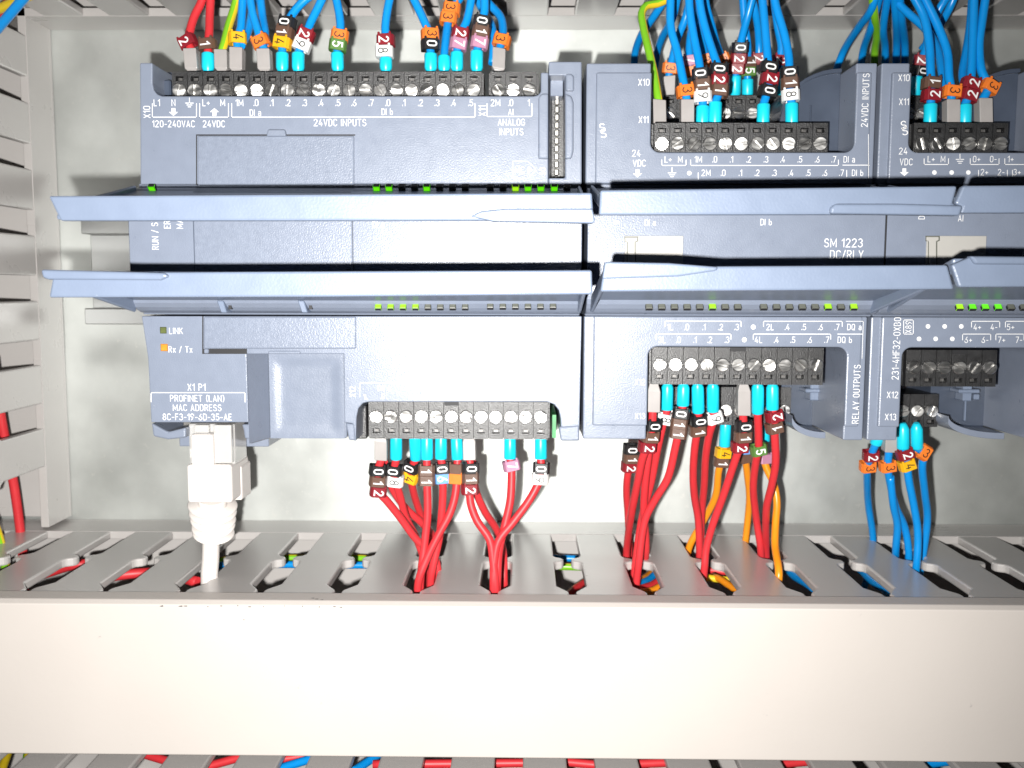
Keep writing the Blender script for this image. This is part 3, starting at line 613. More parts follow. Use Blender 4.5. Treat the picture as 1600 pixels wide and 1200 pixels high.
bracket(T, 1518, 1562, 511, 502, h); strip(T, [(1571, 511), (1571, 502), (1640, 502)], h); bracket(T, 1504, 1548, 531, 522, h); bracket(T, 1556, 1600, 531, 522, h)
text(T, 'X12', 1394.5, 617, h, 9.5); text(T, 'X13', 1391.5, 651.5, h, 9.5)
tag(obj('printed_lettering', T, M['white'], sm2), kind='stuff')

# ================================================================== WIRES
def spline(pts, step=1.3):
    pts = [Vector(p) for p in pts]; out = []
    ext = [pts[0] * 2 - pts[1]] + pts + [pts[-1] * 2 - pts[-2]]
    for i in range(1, len(ext) - 2):
        p0, p1, p2, p3 = ext[i - 1:i + 3]
        a1 = max((p1 - p0).length, 1e-3) ** .5; a2 = max((p2 - p1).length, 1e-3) ** .5; a3 = max((p3 - p2).length, 1e-3) ** .5
        m1 = (p2 - p1) + ((p1 - p0) / a1 - (p2 - p0) / (a1 + a2)) * a2
        m2 = (p2 - p1) + ((p3 - p2) / a3 - (p3 - p1) / (a2 + a3)) * a2
        n = max(2, int((p2 - p1).length / step))
        for k in range(n):
            t = k / n; t2, t3 = t * t, t * t * t
            out.append(p1 * (2 * t3 - 3 * t2 + 1) + m1 * (t3 - 2 * t2 + t) + p2 * (-2 * t3 + 3 * t2) + m2 * (t3 - t2))
    out.append(pts[-1])
    return out
_mk, _dg = {}, {}
def marker_mesh(col):
    """sleeve along local X (down the wire), Y right, Z towards the viewer"""
    if col not in _mk:
        b = MB(); L = 1.42
        hexa = [(-2.05, -1.7), (2.05, -1.7), (2.3, -.9), (2.3, .9), (1.75, 1.95), (-1.75, 1.95), (-2.3, .9), (-2.3, -.9)]
        inn = [(a * .62, c * .62) for a, c in hexa]; n = 8
        vs = [(-L, a, c) for a, c in hexa] + [(L, a, c) for a, c in hexa] + [(L, a, c) for a, c in inn] + [(-L, a, c) for a, c in inn]
        b.add(vs, [[k * n + i, k * n + (i + 1) % n, ((k + 1) % 4) * n + (i + 1) % n, ((k + 1) % 4) * n + i] for k in range(4) for i in range(n)])
        for yy in (-1.5, 1.5):
            b.add([(a, yy + c, d) for a in (-L - .55, -L + .2) for c, d in ((-.28, 1.2), (.28, 1.2), (.28, 1.8), (-.28, 1.8))], [[0, 1, 2, 3], [4, 5, 6, 7], [0, 1, 5, 4], [1, 2, 6, 5], [2, 3, 7, 6], [3, 0, 4, 7]])
        b.v = [(x, z, -y) for x, y, z in b.v]            # MB stores (x, z, h): local Y -> -h, local Z -> z
        _mk[col] = b.mesh('marker', M['mk_' + col], .12)
    return _mk[col]
def digit_mesh(ch, dark):
    if (ch, dark) not in _dg:
        vs, fs = glyphs(ch, .115 if dark else .165); k = 2.4; x0, x1 = min(v[0] for v in vs), max(v[0] for v in vs)
        me = bpy.data.meshes.new('digit')
        me.from_pydata([((v[0] - (x0 + x1) / 2) * k * 1e-3, (v[1] - .5) * k * 1e-3, (1.985 + .006 * v[2]) * 1e-3) for v in vs], [], fs)
        me.materials.append(M['ink'] if dark else M['white']); _dg[(ch, dark)] = me
    return _dg[(ch, dark)]
def V3(px, py, h): x, z = P(px, py, h); return Vector((x, z, h))
def W(col, fer, marks, path, h0, h1, label, group, down=False, r=1.1, extra=(), flip=False, yaw=None, cross=True, second=None, ease=0):
    """one wire: ferrule (colour, x and y at the block, x and y at the wire end), markers outward, path of pixels outward"""
    pts = []
    if fer: pts += [(fer[1], fer[2]), (fer[3], fer[4])]
    nf = len(pts); pts += [(m[2], m[3]) for m in marks]; pts += list(path)
    cum = [0]
    for a, b_ in zip(pts, pts[1:]): cum.append(cum[-1] + math.hypot(a[0] - b_[0], a[1] - b_[1]))
    tot = cum[-1]
    if down and cross:                                      # the last pixel lies in the slotted wall: find its height
        d = ray(*pts[-1]); tt = ZL / d.z; h1 = max(22, min(78, CAMH - d.y * tt))
    q_ = []
    for (px, py), c in zip(pts, cum):
        f = c / tot; f = f ** ease if ease else f * f * (3 - 2 * f)
        q_.append(V3(px, py, h0 + (h1 - h0) * f))
    if fer:                                                 # start inside the block
        q0 = q_[0] + (q_[0] - q_[1]).normalized() * 2.5
    if down and cross: q_.append(q_[-1] + Vector(((q_[-1] - q_[-2]).x * .25, -9, -3))); q_.append(q_[-1] + Vector((rnd.uniform(-2, 2), -14, -7)))
    elif not down: e = (q_[-1] - q_[-2]).normalized(); q_.append(q_[-1] + e * 14); q_.append(q_[-1] + Vector((0, 16, -4)))
    body = q_[1:] if fer else q_
    if fer: body = [q_[1] + (q_[0] - q_[1]) * .35] + body
    pl = spline(body)
    root_at = tuple(q_[0])
    b = MB()
    if col == 'greenyellow': b.tube(pl, r, 12, 0, stripe=(1, 2, 3, 4)); me = b.mesh('wire', [M['green'], M['yellow']], 0, root_at)
    else: b.tube(pl, r, 12); me = b.mesh('wire', M[col], 0, root_at)
    root = tag(link('wire', me, None, root_at), label, 'wire', group)
    if second:
        b = MB(); b.tube(spline([V3(*p) for p in second]), r, 12); obj('second_core', b, M[col], root)
    if fer:
        a = (q_[1] - q_[0]); L = a.length; b = MB(); fc = fer[0]
        if fc == 'cyan': b.lathe(tuple(q_[0]), a, [(-.8, .75), (-.1, 1.15), (.9, 1.62), (L - .3, 1.68), (L, 1.55), (L, 1.0), (L - 1.5, .9)], 20)
        else: b.lathe(tuple(q_[0]), a, [(-1.2, 1.3), (0, 1.75), (1.6 if down else .4, 2.38), (L - .2, 2.42), (L, 2.3), (L, 1.5), (L - 1.5, 1.4)], 4, smooth=False, sq=(a.normalized().cross(Vector((0, 0, 1))).normalized() * .7071 + Vector((0, 0, .7071)), 1.0))
        obj('ferrule', b, M['cyan' if fc == 'cyan' else 'fgrey'], root, .4 if fc != 'cyan' else 0, seg=2)
    sg = 1 if down else -1
    if marks: i0 = nf - 1 if nf else 0; i1 = nf + len(marks) - 1 if nf else len(marks); axis = (q_[i1] - q_[i0]).normalized() * sg
    for i, (mc, ch, px, py) in enumerate(marks):
        p = q_[nf + i]
        tg = Vector((axis.x, axis.y, axis.z * .3)).normalized()
        tw = Vector((tg.x, -tg.z, tg.y))                    # world: down the wire
        yw = (rnd.uniform(-.35, .35) if yaw is None else yaw + rnd.uniform(-.06, .06))
        f0 = Vector((math.sin(yw), -math.cos(yw), 0)); f0 = (f0 - tw * f0.dot(tw)).normalized(); rt = f0.cross(tw)
        mo = bpy.data.objects.new('marker', marker_mesh(mc)); C.objects.link(mo); mo.parent = root
        mm = Matrix.Identity(4)
        for k in range(3): mm[k][0], mm[k][1], mm[k][2] = tw[k], rt[k], f0[k]
        mm.translation = Vector((p.x, -p.z, p.y)) * .001 - ORIG[root] if False else (Vector((p.x, -p.z, p.y)) * .001 - ORIG[root])
        mo.matrix_local = mm; ORIG[mo] = ORIG[root]
        if ch:
            do = bpy.data.objects.new('digit', digit_mesh(ch, mc in ('yellow', 'orange', 'white'))); C.objects.link(do); do.parent = mo
            do.location = (0, 0, 0)
            if flip: do.rotation_euler = (0, 0, math.pi)
    return root
K, B_, D_, O_, Y_, G_, P_, WH, BL = 'black', 'brown', 'red', 'orange', 'yellow', 'green', 'pink', 'white', 'blue'
g1 = 'wires entering the top of the left controller'
W('red', ('grey', 302, 112, 299, 78), [(D_, '2', 294, 66)], [(297, 48), (304, 25), (314, 5), (319, -12)], 68, 62, 'leftmost red wire with dark red 2 marker and grey ferrule', g1, yaw=-.25)
W('red', ('cyan', 325, 112, 325, 84), [(B_, '1', 325, 71)], [(327, 50), (328, 20), (330, -12)], 68, 62, 'red wire with single brown 1 marker in a cyan ferrule above L+', g1, yaw=-.1)
W('greenyellow', ('grey', 348, 112, 347, 80), [], [(350, 70), (357, 42), (367, 10), (372, -12)], 68, 60, 'green and yellow wire in grey ferrule between red and blue wires, no marker', g1)
W('blue', ('grey', 371, 112, 371, 76), [(Y_, '4', 371, 61)], [(376, 45), (378, 20), (380, -12)], 68, 64, 'blue wire with single yellow 4 marker in a grey ferrule', g1, yaw=.35, second=[(376, 72, 67), (385, 56, 63), (392, 30, 60), (396, -12, 58), (398, -60, 54)])
W('blue', ('grey', 415, 112, 413, 78), [(O_, '3', 408, 66)], [(403, 48), (395, 22), (389, -12)], 69, 66, 'blue wire with orange 3 marker in a grey ferrule above .0', g1, yaw=-.1, second=[(414, 72, 67), (414, 50, 65), (410, 25, 62), (406, -12, 60), (404, -60, 56)])
W('blue', ('cyan', 441, 112, 441, 83), [(Y_, '4', 441, 68), (B_, '1', 445, 52), (K, '0', 449, 37)], [(457, 22), (470, 6), (492, -12)], 69, 66, 'blue wire with yellow 4, brown 1 and black 0 markers', g1, yaw=-.2)
W('blue', ('cyan', 466, 112, 466, 83), [(WH, '9', 472, 71), (D_, '2', 478, 55)], [(485, 36), (496, 14), (508, -12)], 69, 66, 'blue wire with white 9 and dark red 2 markers', g1, yaw=.0)
W('blue', ('cyan', 528, 112, 527, 83), [(G_, '5', 528, 72), (O_, '3', 531, 57)], [(532, 38), (529, 15), (523, -12)], 69, 66, 'blue wire with green 5 and orange 3 markers', g1, yaw=.1)
W('blue', ('cyan', 603, 112, 603, 91), [(WH, '8', 601, 82), (D_, '2', 603, 64)], [(602, 44), (605, 18), (611, -12)], 69, 66, 'blue wire with white 8 and dark red 2 markers, alone near the row centre', g1, yaw=-.1)
W('blue', ('cyan', 673, 112, 673, 84), [(K, '0', 672, 71), (O_, '3', 672, 55)], [(665, 38), (654, 14), (641, -12)], 69, 66, 'blue wire with black 0 and orange 3 markers', g1, yaw=.3)
W('blue', ('cyan', 694, 112, 694, 88), [(O_, '3', 701, 30), (O_, '3', 706, 15)], [(715, 2), (725, -12)], 68, 60, 'blue wire with two orange 3 markers high above its cyan ferrule', g1, yaw=-.1)
W('blue', ('cyan', 714, 112, 714, 82), [(P_, '7', 716, 70), (D_, '2', 719, 54)], [(728, 36), (734, 12), (738, -12)], 69, 66, 'blue wire with pink 7 and dark red 2 markers', g1, yaw=.2)
W('blue', ('cyan', 745, 112, 745, 80), [(P_, '7', 749, 68), (B_, '1', 751, 51), (K, '0', 753, 35)], [(757, 18), (757, -12)], 70, 68, 'blue wire with pink 7, brown 1 and black 0 markers', g1, yaw=.1)
W('blue', ('grey', 779, 112, 780, 78), [(O_, '3', 784, 65)], [(786, 45), (782, 26), (768, 10), (748, -12)], 68, 56, 'rightmost blue wire with orange 3 marker curving over, grey ferrule above 2M', g1, yaw=-.15)
W('blue', None, [], [(769, 100), (771, 70), (768, 40), (752, 12), (740, -12)], 60, 50, 'plain blue wire tucked behind the pink and black markers', g1)
g2 = 'wires entering the top of the middle module'
W('greenyellow', ('grey', 1030, 198, 1029, 158), [], [(1027, 145), (1022, 115), (1014, 80), (1006, 45), (1003, 20), (1010, 9), (1026, 6), (1050, -4)], 70, 50, 'green and yellow wire looping over in grey ferrule beside X11', g2)
W('blue', ('grey', 1044, 152, 1045, 119), [(O_, '3', 1047, 107)], [(1051, 90), (1058, 62), (1072, 25), (1080, -12)], 39, 50, 'blue wire with orange 3 marker in the back row beside X10', g2)
W('blue', ('grey', 1073, 198, 1073, 157), [(O_, '3', 1071, 143)], [(1066, 118), (1058, 80), (1048, 42), (1048, -12)], 71, 66, 'blue wire with orange 3 marker in the front row beside grey ferrule', g2, yaw=.1)
W('blue', ('cyan', 1097, 198, 1098, 166), [(WH, '9', 1098, 152), (B_, '1', 1098, 134), (K, '0', 1095, 117)], [(1092, 96), (1085, 62), (1078, 20), (1076, -12)], 72, 66, 'blue wire with white 9, brown 1 and black 0 markers', g2, yaw=-.15)
W('blue', ('cyan', 1117, 198, 1118, 160), [(B_, '1', 1124, 143), (D_, '2', 1124, 127), (K, '0', 1123, 110)], [(1116, 88), (1105, 55), (1096, 20), (1091, -12)], 72, 66, 'blue wire with brown 1, dark red 2 and black 0 markers', g2, yaw=-.1)
W('blue', None, [(O_, None, 1079, 112), (P_, '7', 1078, 95)], [(1077, 78), (1080, 50), (1092, 10), (1096, -12)], 42, 52, 'blue wire with pink 7 marker peeping out in the back row', g2)
W('blue', None, [(O_, '3', 1103, 108), (O_, '3', 1103, 93)], [(1099, 75), (1094, 40), (1090, -12)], 42, 50, 'blue wire with two orange markers half hidden in the back row', g2)
W('blue', None, [(O_, '3', 1129, 94)], [(1120, 70), (1112, 40), (1104, 12), (1100, -12)], 42, 50, 'blue wire with orange 3 marker behind the black 0 marker', g2)
W('blue', ('cyan', 1148, 152, 1149, 118), [(D_, '2', 1151, 108), (D_, '2', 1154, 92), (K, '0', 1156, 75)], [(1160, 56), (1168, 26), (1178, -12)], 42, 54, 'blue wire with two dark red 2 markers under a black 0', g2, yaw=-.1)
W('blue', ('cyan', 1168, 152, 1168, 124), [(G_, '5', 1168, 112), (B_, '1', 1168, 98)], [(1168, 70), (1164, 40), (1160, -12)], 39, 44, 'blue wire with green 5 and brown 1 markers in the back row', g2)
W('blue', ('cyan', 1192, 198, 1193, 163), [(K, '0', 1199, 144), (D_, '2', 1202, 125), (K, '0', 1201, 107)], [(1199, 86), (1196, 50), (1190, -12)], 72, 66, 'blue wire with a dark red 2 between two black 0 markers', g2, yaw=.1)
W('blue', None, [(D_, '2', 1186, 92)], [(1186, 70), (1184, 40), (1178, 10), (1172, -12)], 40, 48, 'blue wire with dark red marker hidden behind the front row', g2)
W('blue', ('cyan', 1213, 152, 1214, 118), [(D_, '2', 1218, 95)], [(1221, 75), (1215, 40), (1208, -12)], 42, 50, 'blue wire with single dark red 2 marker in the back row at right', g2)
W('blue', ('cyan', 1237, 198, 1237, 162), [(WH, '8', 1235, 150), (B_, '1', 1234, 131), (K, '0', 1233, 115)], [(1233, 94), (1226, 56), (1213, 12), (1208, -12)], 72, 66, 'rightmost blue wire over the middle module, white 8, brown 1, black 0 markers', g2, yaw=-.15)
g4 = 'blue wires passing down behind the modules'
for pth, lb, cl in (([(991, 120), (992, 85), (1002, 55), (1020, 28), (1048, -12)], 'plain blue wire bending behind the top left corner of the middle module', 'blue'),
                ([(1022, 120), (1026, 85), (1034, 60), (1052, 25), (1060, -12)], 'plain blue wire rising just right of the green and yellow loop', 'blue'),
                ([(1306, 110), (1318, 80), (1342, 42), (1362, 14), (1370, -12)], 'plain blue wire slanting outermost behind the curved module corner', 'blue'),
                ([(1343, 120), (1349, 78), (1362, 40), (1376, -12)], 'plain blue wire rising behind the top post of the middle module', 'blue'),
                ([(1383, 120), (1383, 75), (1380, 45), (1388, -12)], 'plain blue wire rising behind the seam between the two modules', 'blue'),
                ([(1399, 120), (1401, 70), (1400, 30), (1397, -12)], 'plain blue wire, left of a pair behind the right module', 'blue'),
                ([(1414, 120), (1414, 70), (1409, 30), (1405, -12)], 'plain blue wire, right of a pair behind the right module', 'blue'),
                ([(1366, 120), (1367, 80), (1370, 55), (1366, 20), (1362, -12)], 'green and yellow wire behind the bundle between the two modules', 'greenyellow')):
    W(cl, None, [], pth, 22, 52, lb, g4)
g3 = 'wires entering the top of the right module'
W('blue', ('cyan', 1453, 198, 1454, 163), [(D_, '2', 1455, 150), (B_, '1', 1455, 131)], [(1454, 110), (1452, 70), (1443, 25), (1424, -12)], 72, 66, 'blue wire with dark red 2 and brown 1 markers', g3, flip=True, yaw=.1)
W('blue', ('grey', 1486, 198, 1486, 157), [(O_, '3', 1487, 144)], [(1483, 122), (1480, 82), (1466, 42), (1440, -12)], 72, 66, 'blue wire with orange 3 marker between two dark red markers', g3, yaw=.0, second=[(1478, 150, 70), (1473, 120, 66), (1464, 75, 60), (1446, 45, 54), (1408, 10, 50), (1392, -12, 48)])
W('blue', ('cyan', 1507, 198, 1508, 164), [(D_, '2', 1513, 150), (D_, '2', 1516, 132)], [(1518, 108), (1520, 60), (1522, -12)], 72, 66, 'blue wire with two dark red 2 markers in the front row', g3, flip=True, yaw=.1, second=[(1510, 140, 70), (1504, 118, 66), (1510, 80, 62), (1516, 40, 58), (1520, -12, 55)])
W('blue', ('grey', 1537, 198, 1536, 155), [(O_, '3', 1545, 136)], [(1534, 112), (1530, 70), (1535, 30), (1541, -12)], 72, 66, 'rightmost blue wire with orange 3 marker tilted outward', g3, yaw=.2)
W('blue', ('cyan', 1430, 152, 1432, 119), [(K, '0', 1437, 111), (D_, '2', 1440, 95)], [(1446, 78), (1452, 50), (1470, 10), (1486, -12)], 42, 54, 'blue wire with black 0 and dark red 2 markers in the back row', g3)
W('blue', None, [], [(1440, 78), (1468, 40), (1484, 12), (1494, -12)], 40, 50, 'plain blue wire slanting right behind the orange marked wire', g3)
g5 = 'wires leaving the bottom of the left controller'
W('red', ('grey', 596, 679, 596, 718), [(K, '0', 590, 734), (B_, '1', 590, 751), (D_, '2', 591, 767)], [(604, 782), (625, 808), (651, 843), (678, 868), (684, 890)], 68, 50, 'leftmost red wire with black 0, brown 1, dark red 2 under grey ferrule', g5, True, yaw=.25, second=[(600, 722, 62), (609, 755, 56), (632, 792, 51), (660, 818, 47), (676, 836, 42), (682, 850, 36)])
W('red', ('cyan', 619, 679, 619, 717), [(K, '0', 616, 734), (WH, '8', 618, 751)], [(625, 775), (634, 808), (651, 842), (664, 880)], 68, 50, 'red wire with black 0 and white 8 markers, second from left', g5, True, yaw=-.05)
W('red', ('cyan', 648, 679, 650, 717), [(K, '0', 643, 729), (Y_, '4', 642, 745)], [(647, 772), (656, 800), (668, 832), (673, 862)], 67, 46, 'red wire with black 0 and yellow 4 markers', g5, True, yaw=-.15)
W('red', ('cyan', 667, 679, 667, 718), [(B_, '1', 667, 734), (B_, '1', 667, 750)], [(668, 775), (668, 805), (664, 845), (657, 906)], 68, 55, 'red wire with two brown 1 markers', g5, True, yaw=0)
W('red', ('cyan', 689, 679, 689, 717), [(K, '0', 692, 731), (BL, '6', 692, 746)], [(692, 772), (690, 805), (686, 842), (674, 898)], 67, 50, 'red wire with black 0 and blue 6 markers', g5, True, yaw=.0)
W('red', ('cyan', 713, 679, 715, 718), [(B_, None, 714, 732), (O_, None, 714, 747)], [(711, 775), (703, 802), (686, 834), (668, 870), (654, 908)], 66, 55, 'red wire with brown and orange markers half hidden', g5, True, yaw=-.2)
W('red', ('grey', 733, 679, 734, 718), [(K, '0', 735, 731), (B_, '1', 735, 747), (D_, '2', 734, 764)], [(735, 785), (745, 813), (765, 843), (770, 872), (774, 914)], 69, 55, 'red wire with black 0, brown 1, dark red 2 in the group centre', g5, True, yaw=.2, second=[(738, 722, 66), (743, 765, 62), (757, 798, 58), (776, 828, 52), (786, 860, 48), (788, 912, 50), (790, 935, 42)])
W('red', ('cyan', 797, 679, 797, 717), [(P_, '7', 799, 727)], [(799, 760), (797, 785), (789, 820), (780, 860), (777, 912)], 68, 52, 'red wire with single pink 7 marker', g5, True, yaw=.2)
W('red', ('cyan', 845, 679, 845, 717), [(K, '0', 846, 731), (WH, '9', 844, 748)], [(836, 766), (824, 786), (800, 818), (779, 845), (772, 880), (771, 914)], 68, 57, 'rightmost red wire bending left, with black 0 and white 9 markers', g5, True, yaw=-.1)
g6 = 'wires leaving the bottom of the middle module'
W('red', None, [(K, '0', 986, 701), (B_, '1', 985, 715), (D_, '2', 983, 729)], [(980, 748), (979, 770), (981, 800), (983, 850)], 46, 40, 'leftmost red wire with black 0, brown 1, dark red 2, behind module edge', g6, True, yaw=.2)
W('red', ('grey', 1021, 601, 1020, 643), [(K, '0', 1019, 664), (B_, '1', 1016, 682), (D_, '2', 1011, 698)], [(1004, 716), (997, 750), (987, 800), (979, 862)], 75, 48, 'red wire with black 0, brown 1, dark red 2 under the leftmost grey ferrule', g6, True, ease=2.2, yaw=.3, second=[(1020, 655, 66), (1014, 705, 64), (1008, 755, 60), (1006, 800, 55), (1009, 840, 50), (1009, 864, 47), (1006, 885, 40)])
W('red', ('cyan', 1043, 600, 1042, 640), [(WH, '8', 1038, 654)], [(1033, 675), (1026, 708), (1018, 750), (1003, 810), (993, 878)], 66, 48, 'red wire with white 8 marker under the leftmost cyan ferrule of the middle module', g6, True, yaw=.1)
W('red', ('cyan', 1068, 600, 1067, 634), [(K, '0', 1064, 645), (B_, '1', 1061, 661), (B_, '1', 1060, 676)], [(1055, 700), (1043, 748), (1024, 780), (1008, 812), (997, 888)], 70, 50, 'red wire with black 0 above two brown 1 markers', g6, True, yaw=-.1)
W('red', ('cyan', 1090, 600, 1091, 644), [(K, '0', 1092, 656), (B_, '1', 1090, 672)], [(1086, 695), (1083, 740), (1085, 775), (1091, 812), (1093, 864)], 70, 46, 'red wire with one black 0 and one brown 1 marker', g6, True, yaw=.15)
W('red', ('cyan', 1114, 600, 1114, 642), [(WH, '9', 1116, 652)], [(1109, 675), (1103, 710), (1100, 762), (1096, 805), (1095, 858)], 70, 44, 'red wire with single white 9 marker', g6, True, yaw=.1)
W('red', ('grey', 1161, 601, 1161, 648), [(K, '0', 1162, 665), (B_, '1', 1161, 682), (D_, '2', 1156, 698)], [(1149, 718), (1131, 772), (1111, 828), (1103, 860), (1101, 884)], 71, 50, 'red wire with black 0, brown 1, dark red 2 in the centre, slanting left', g6, True, yaw=.15)
W('red', ('cyan', 1184, 600, 1184, 645), [(G_, '5', 1185, 702)], [(1181, 722), (1177, 762), (1182, 812), (1189, 864)], 70, 44, 'red wire with single green 5 marker low down', g6, True, yaw=.1)
W('red', ('cyan', 1207, 600, 1207, 640), [(D_, '2', 1210, 650), (B_, '1', 1210, 668)], [(1211, 688), (1212, 722), (1206, 758), (1198, 792), (1197, 862)], 70, 44, 'rightmost red wire with dark red 2 above brown 1', g6, True, ease=2, yaw=.15, flip=True)
W('orange', ('cyan', 1134, 660, 1132, 697), [(Y_, '4', 1130, 707), (B_, '1', 1127, 721)], [(1123, 735), (1118, 775), (1100, 812), (1078, 852)], 46, 36, 'orange wire with yellow 4 and brown 1 markers in the back row', g6, True)
W('orange', ('cyan', 1164, 662, 1165, 692), [(BL, None, 1166, 700), (B_, None, 1165, 714)], [(1167, 735), (1171, 775), (1169, 805), (1165, 844)], 44, 34, 'orange wire with blue and brown markers partly hidden behind red wires', g6, True)
W('orange', ('cyan', 1193, 655, 1194, 690), [(P_, None, 1194, 716)], [(1198, 732), (1209, 756), (1214, 785), (1212, 815), (1211, 852), (1217, 898)], 44, 52, 'orange wire with pink marker reappearing right of the last red wire', g6, True, ease=3.2)
g7 = 'wires leaving the bottom of the right module'
W('blue', ('cyan', 1374, 676, 1368, 694), [(D_, '2', 1361, 711), (O_, '3', 1356, 728)], [(1355, 755), (1357, 790), (1364, 840)], 56, 34, 'leftmost blue wire with dark red 2 above orange 3', g7, True, yaw=0)
W('blue', ('grey', 1391, 665, 1389, 705), [(O_, '3', 1387, 728)], [(1390, 750), (1399, 790), (1414, 825), (1420, 868)], 58, 46, 'blue wire with single orange 3 marker under grey ferrule', g7, True, yaw=0, second=[(1391, 745, 52), (1396, 790, 48), (1402, 820, 44), (1400, 854, 40), (1399, 880, 34)])
W('blue', ('cyan', 1411, 665, 1411, 701), [(D_, '2', 1414, 709), (Y_, '4', 1417, 726)], [(1420, 750), (1428, 790), (1434, 830), (1432, 884)], 60, 52, 'blue wire with dark red 2 above yellow 4', g7, True, yaw=.1)
W('blue', ('cyan', 1432, 665, 1433, 700), [(O_, '3', 1442, 706)], [(1441, 730), (1445, 770), (1449, 810), (1442, 868)], 60, 46, 'rightmost blue wire with single orange 3 marker under cyan ferrule', g7, True, yaw=.1)

# ------------------------------------------------------------------ network cable
net = thing('network_cable', 'white network cable with ribbed boot plugged into the controller port', 'cable', (*P(332, 760, 70), 70))
def pb(x0, x1, y0, y1, h0, h1, m, nm, bev=.5, par=None):
    x, z = P(x0, (y0 + y1) / 2, h1)[0], 0
    b = MB(); b.box(P(x0, y0, h1)[0], P(x1, y0, h1)[0], P(x0, y1, h1)[1], P(x0, y0, h1)[1], h0, h1); return obj(nm, b, m, par or net, bev, seg=2)
pb(294, 366, 662, 726, 64, 75, M['clear'], 'plug', .5)
pb(297, 331, 678, 738, 74, 79, M['plug'], 'latch_hood', .9)
pb(303, 326, 664, 682, 72, 76.5, M['clear'], 'latch', .3)
pb(333, 361, 664, 724, 74, 77, M['clear'], 'plug_side', .3)
pb(291, 361, 726, 786, 62, 78, M['plug'], 'boot', .8)
pb(362, 377, 728, 782, 61, 70, M['plug'], 'boot_rib', .6)
c0 = V3(332, 782, 70); c1 = V3(334, 838, 66); ax = (c1 - c0); b = MB()
b.lathe(tuple(c0), ax, [(-1, 3.9), (0, 3.9), (ax.length, 3.0), (ax.length + .3, 2.4)], 24); obj('boot_core', b, M['plug'], net)
for i in range(5):
    f = (i + .7) / 5.2; b = MB(); r_ = 6.6 - i * .24; c = c0 + ax * f
    b.lathe(tuple(c), ax + Vector((rnd.uniform(-1, 1), 0, rnd.uniform(-.5, .5))), [(-.36, r_ - 3.0), (-.28, r_ - .25), (0, r_), (.28, r_ - .25), (.36, r_ - 3.0)], 24); obj('boot_rib', b, M['plug'], net)
d = ray(331, 902); hc = CAMH - d.y * ZL / d.z
b = MB(); b.tube(spline([V3(333, 808, 68), V3(330, 840, 66), V3(329, 872, (66 + hc) / 2), V3(327, 905, hc), V3(327, 905, hc) + Vector((-1, -16, -6))]), 2.35, 16); obj('cable_sheath', b, M['plug'], net)

# ------------------------------------------------------------------ wires lying inside the ducts
gd = 'wires lying inside the cable ducts'
def lay(col, pts, label, r=1.15):
    b = MB(); pts = [Vector(p) for p in pts]; pl = spline(pts, 3); at = tuple(pts[0])
    if col == 'greenyellow': b.tube(pl, r, 12, 0, stripe=(2, 3, 4, 8, 9)); me = b.mesh('wire', [M['green'], M['yellow']], 0, at)
    else: b.tube(pl, r, 10); me = b.mesh('wire', M[col], 0, at)
    return tag(link('wire', me, None, at), label, 'wire', gd)
def inlow(px, py, dz): 
    d = ray(px, py); t = (ZL - dz) / d.z; return Vector((d.x * t, ZL - dz, CAMH - d.y * t))
lay('blue', [inlow(x, y, 9) for x, y in ((330, 884), (420, 882), (560, 883), (700, 880), (860, 872), (930, 874))], 'blue wire lying across inside the lower duct behind several slots')
lay('greenyellow', [inlow(x, y, 9) for x, y in ((330, 876), (440, 872), (560, 872), (660, 878), (770, 882), (900, 886), (960, 888))], 'green and yellow wire lying across inside the lower duct')
lay('red', [inlow(x, y, 9) for x, y in ((40, 905), (80, 893), (120, 882), (190, 880))], 'red wire seen through the first slot of the lower duct', 1.6)
lay('red', [inlow(x, y, 9) for x, y in ((150, 905), (200, 897), (250, 895), (310, 910))], 'red wire seen through the second slot of the lower duct', 1.6)
lay('red', [inlow(x, y, 12) for x, y in ((880, 935), (905, 915), (930, 902), (980, 890))], 'red wire end showing low in the slot left of the middle wires')
for i, (cl, a, bb, nm) in enumerate((('orange', (1000, 908), (1030, 882), 'orange wire fanned highest inside the slot under the red trio'), ('blue', (1000, 912), (1028, 893), 'thin blue wire fanned inside the slot under the red trio'),
        ('red', (1000, 920), (1034, 904), 'red wire fanned inside the slot under the red trio'), ('orange', (1002, 926), (1036, 914), 'orange wire fanned lowest inside the slot under the red trio'),
        ('red', (1095, 888), (1165, 893), 'red wire crossing inside the slot right of the red trio'), ('yellow', (1100, 902), (1165, 904), 'yellow wire crossing inside the slot right of the red trio'), ('orange', (1130, 908), (1170, 930), 'orange wire low inside the slot right of the red trio'),
        ('blue', (1228, 885), (1262, 910), 'blue wire inside the slot below the rightmost orange wire'), ('blue', (1350, 892), (1385, 920), 'blue wire dimly seen in the slot left of the blue group'))):
    p, q2 = inlow(*a, 8), inlow(*bb, 8); e = (q2 - p); lay(cl, [p - e * .4, p, (p + q2) / 2 + Vector((0, -.6, 0)), q2, q2 + e * .5], nm, 1.1 if cl != 'blue' or i < 3 else 1.7)
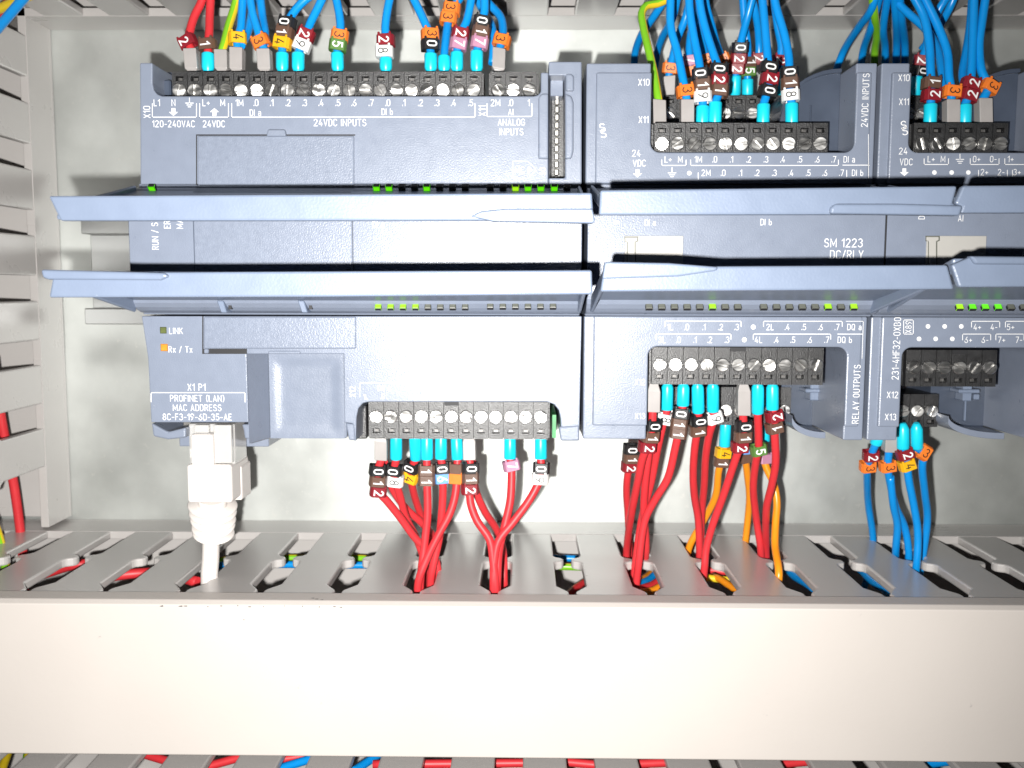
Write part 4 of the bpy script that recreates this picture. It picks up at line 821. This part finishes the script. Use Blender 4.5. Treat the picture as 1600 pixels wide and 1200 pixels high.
# left duct
def inleft(px, py, dx): d = ray(px, py); t = (XL - dx) / d.x; return Vector((XL - dx, d.z * t, CAMH - d.y * t))
lay('red', [inleft(*p, 9) for p in ((-12, 560), (2, 655), (22, 760), (34, 850), (40, 930))], 'red wire running down inside the upright duct at left', 1.5)
lay('greenyellow', [inleft(*p, 8) for p in ((-25, 780), (-5, 830), (6, 870), (14, 930))], 'green and yellow wire low inside the upright duct at left', 1.4)
for cl, a, bb, nm in (('blue', (45, -12), (-15, 58), 'blue wire crossing in front at the top left corner'), ('yellow', (35, -2), (-20, 22), 'yellow wire in the top left corner above the blue one'), ('red', (30, -14), (-20, 40), 'red wire in the top left corner behind the yellow one')):
    hh = {'blue': 60, 'yellow': 52, 'red': 46}[cl]; p, q2 = V3(*a, hh), V3(*bb, hh - 10); e = q2 - p; lay(cl, [p - e * .5, p, (p + q2) / 2, q2, q2 + e * .6], nm, 1.35)
# lowest duct
for i, (cl, x0, x1, y0, y1, nm) in enumerate((('yellow', 2, 14, 1205, 1172, 'yellow wire in the bottom left corner of the photo'), ('greenyellow', 40, 44, 1205, 1172, 'green and yellow wire at the bottom edge, far left'), ('red', 230, 285, 1180, 1196, 'red wire at the bottom edge, left of the thick red pair'),
        ('red', 330, 380, 1196, 1182, 'thick red wire at the bottom edge'), ('blue', 440, 485, 1200, 1186, 'blue wire at the bottom edge beside the thick red one'), ('red', 430, 480, 1188, 1180, 'red wire just above a blue one at the bottom edge'), ('blue', 560, 590, 1200, 1180, 'blue wire end at the bottom edge, left of centre'), ('red', 640, 830, 1194, 1192, 'red wire lying level at the bottom edge near centre'),
        ('red', 880, 920, 1190, 1194, 'red wire at the bottom edge, right of centre'), ('red', 985, 1030, 1194, 1192, 'second red wire at the bottom edge, right of centre'), ('red', 1215, 1260, 1194, 1190, 'red wire at the bottom edge left of a blue one'), ('blue', 1430, 1480, 1196, 1190, 'blue wire at the bottom edge towards the right'))):
    def inb(px, py): d = ray(px, py); t = (ZB - 7) / d.z; return Vector((d.x * t, ZB - 7, CAMH - d.y * t))
    p, q2 = inb(x0, y0), inb(x1, y1); e = q2 - p; lay(cl, [p - e * .3, p, (p + q2) / 2, q2, q2 + e * .3], nm, 1.3)
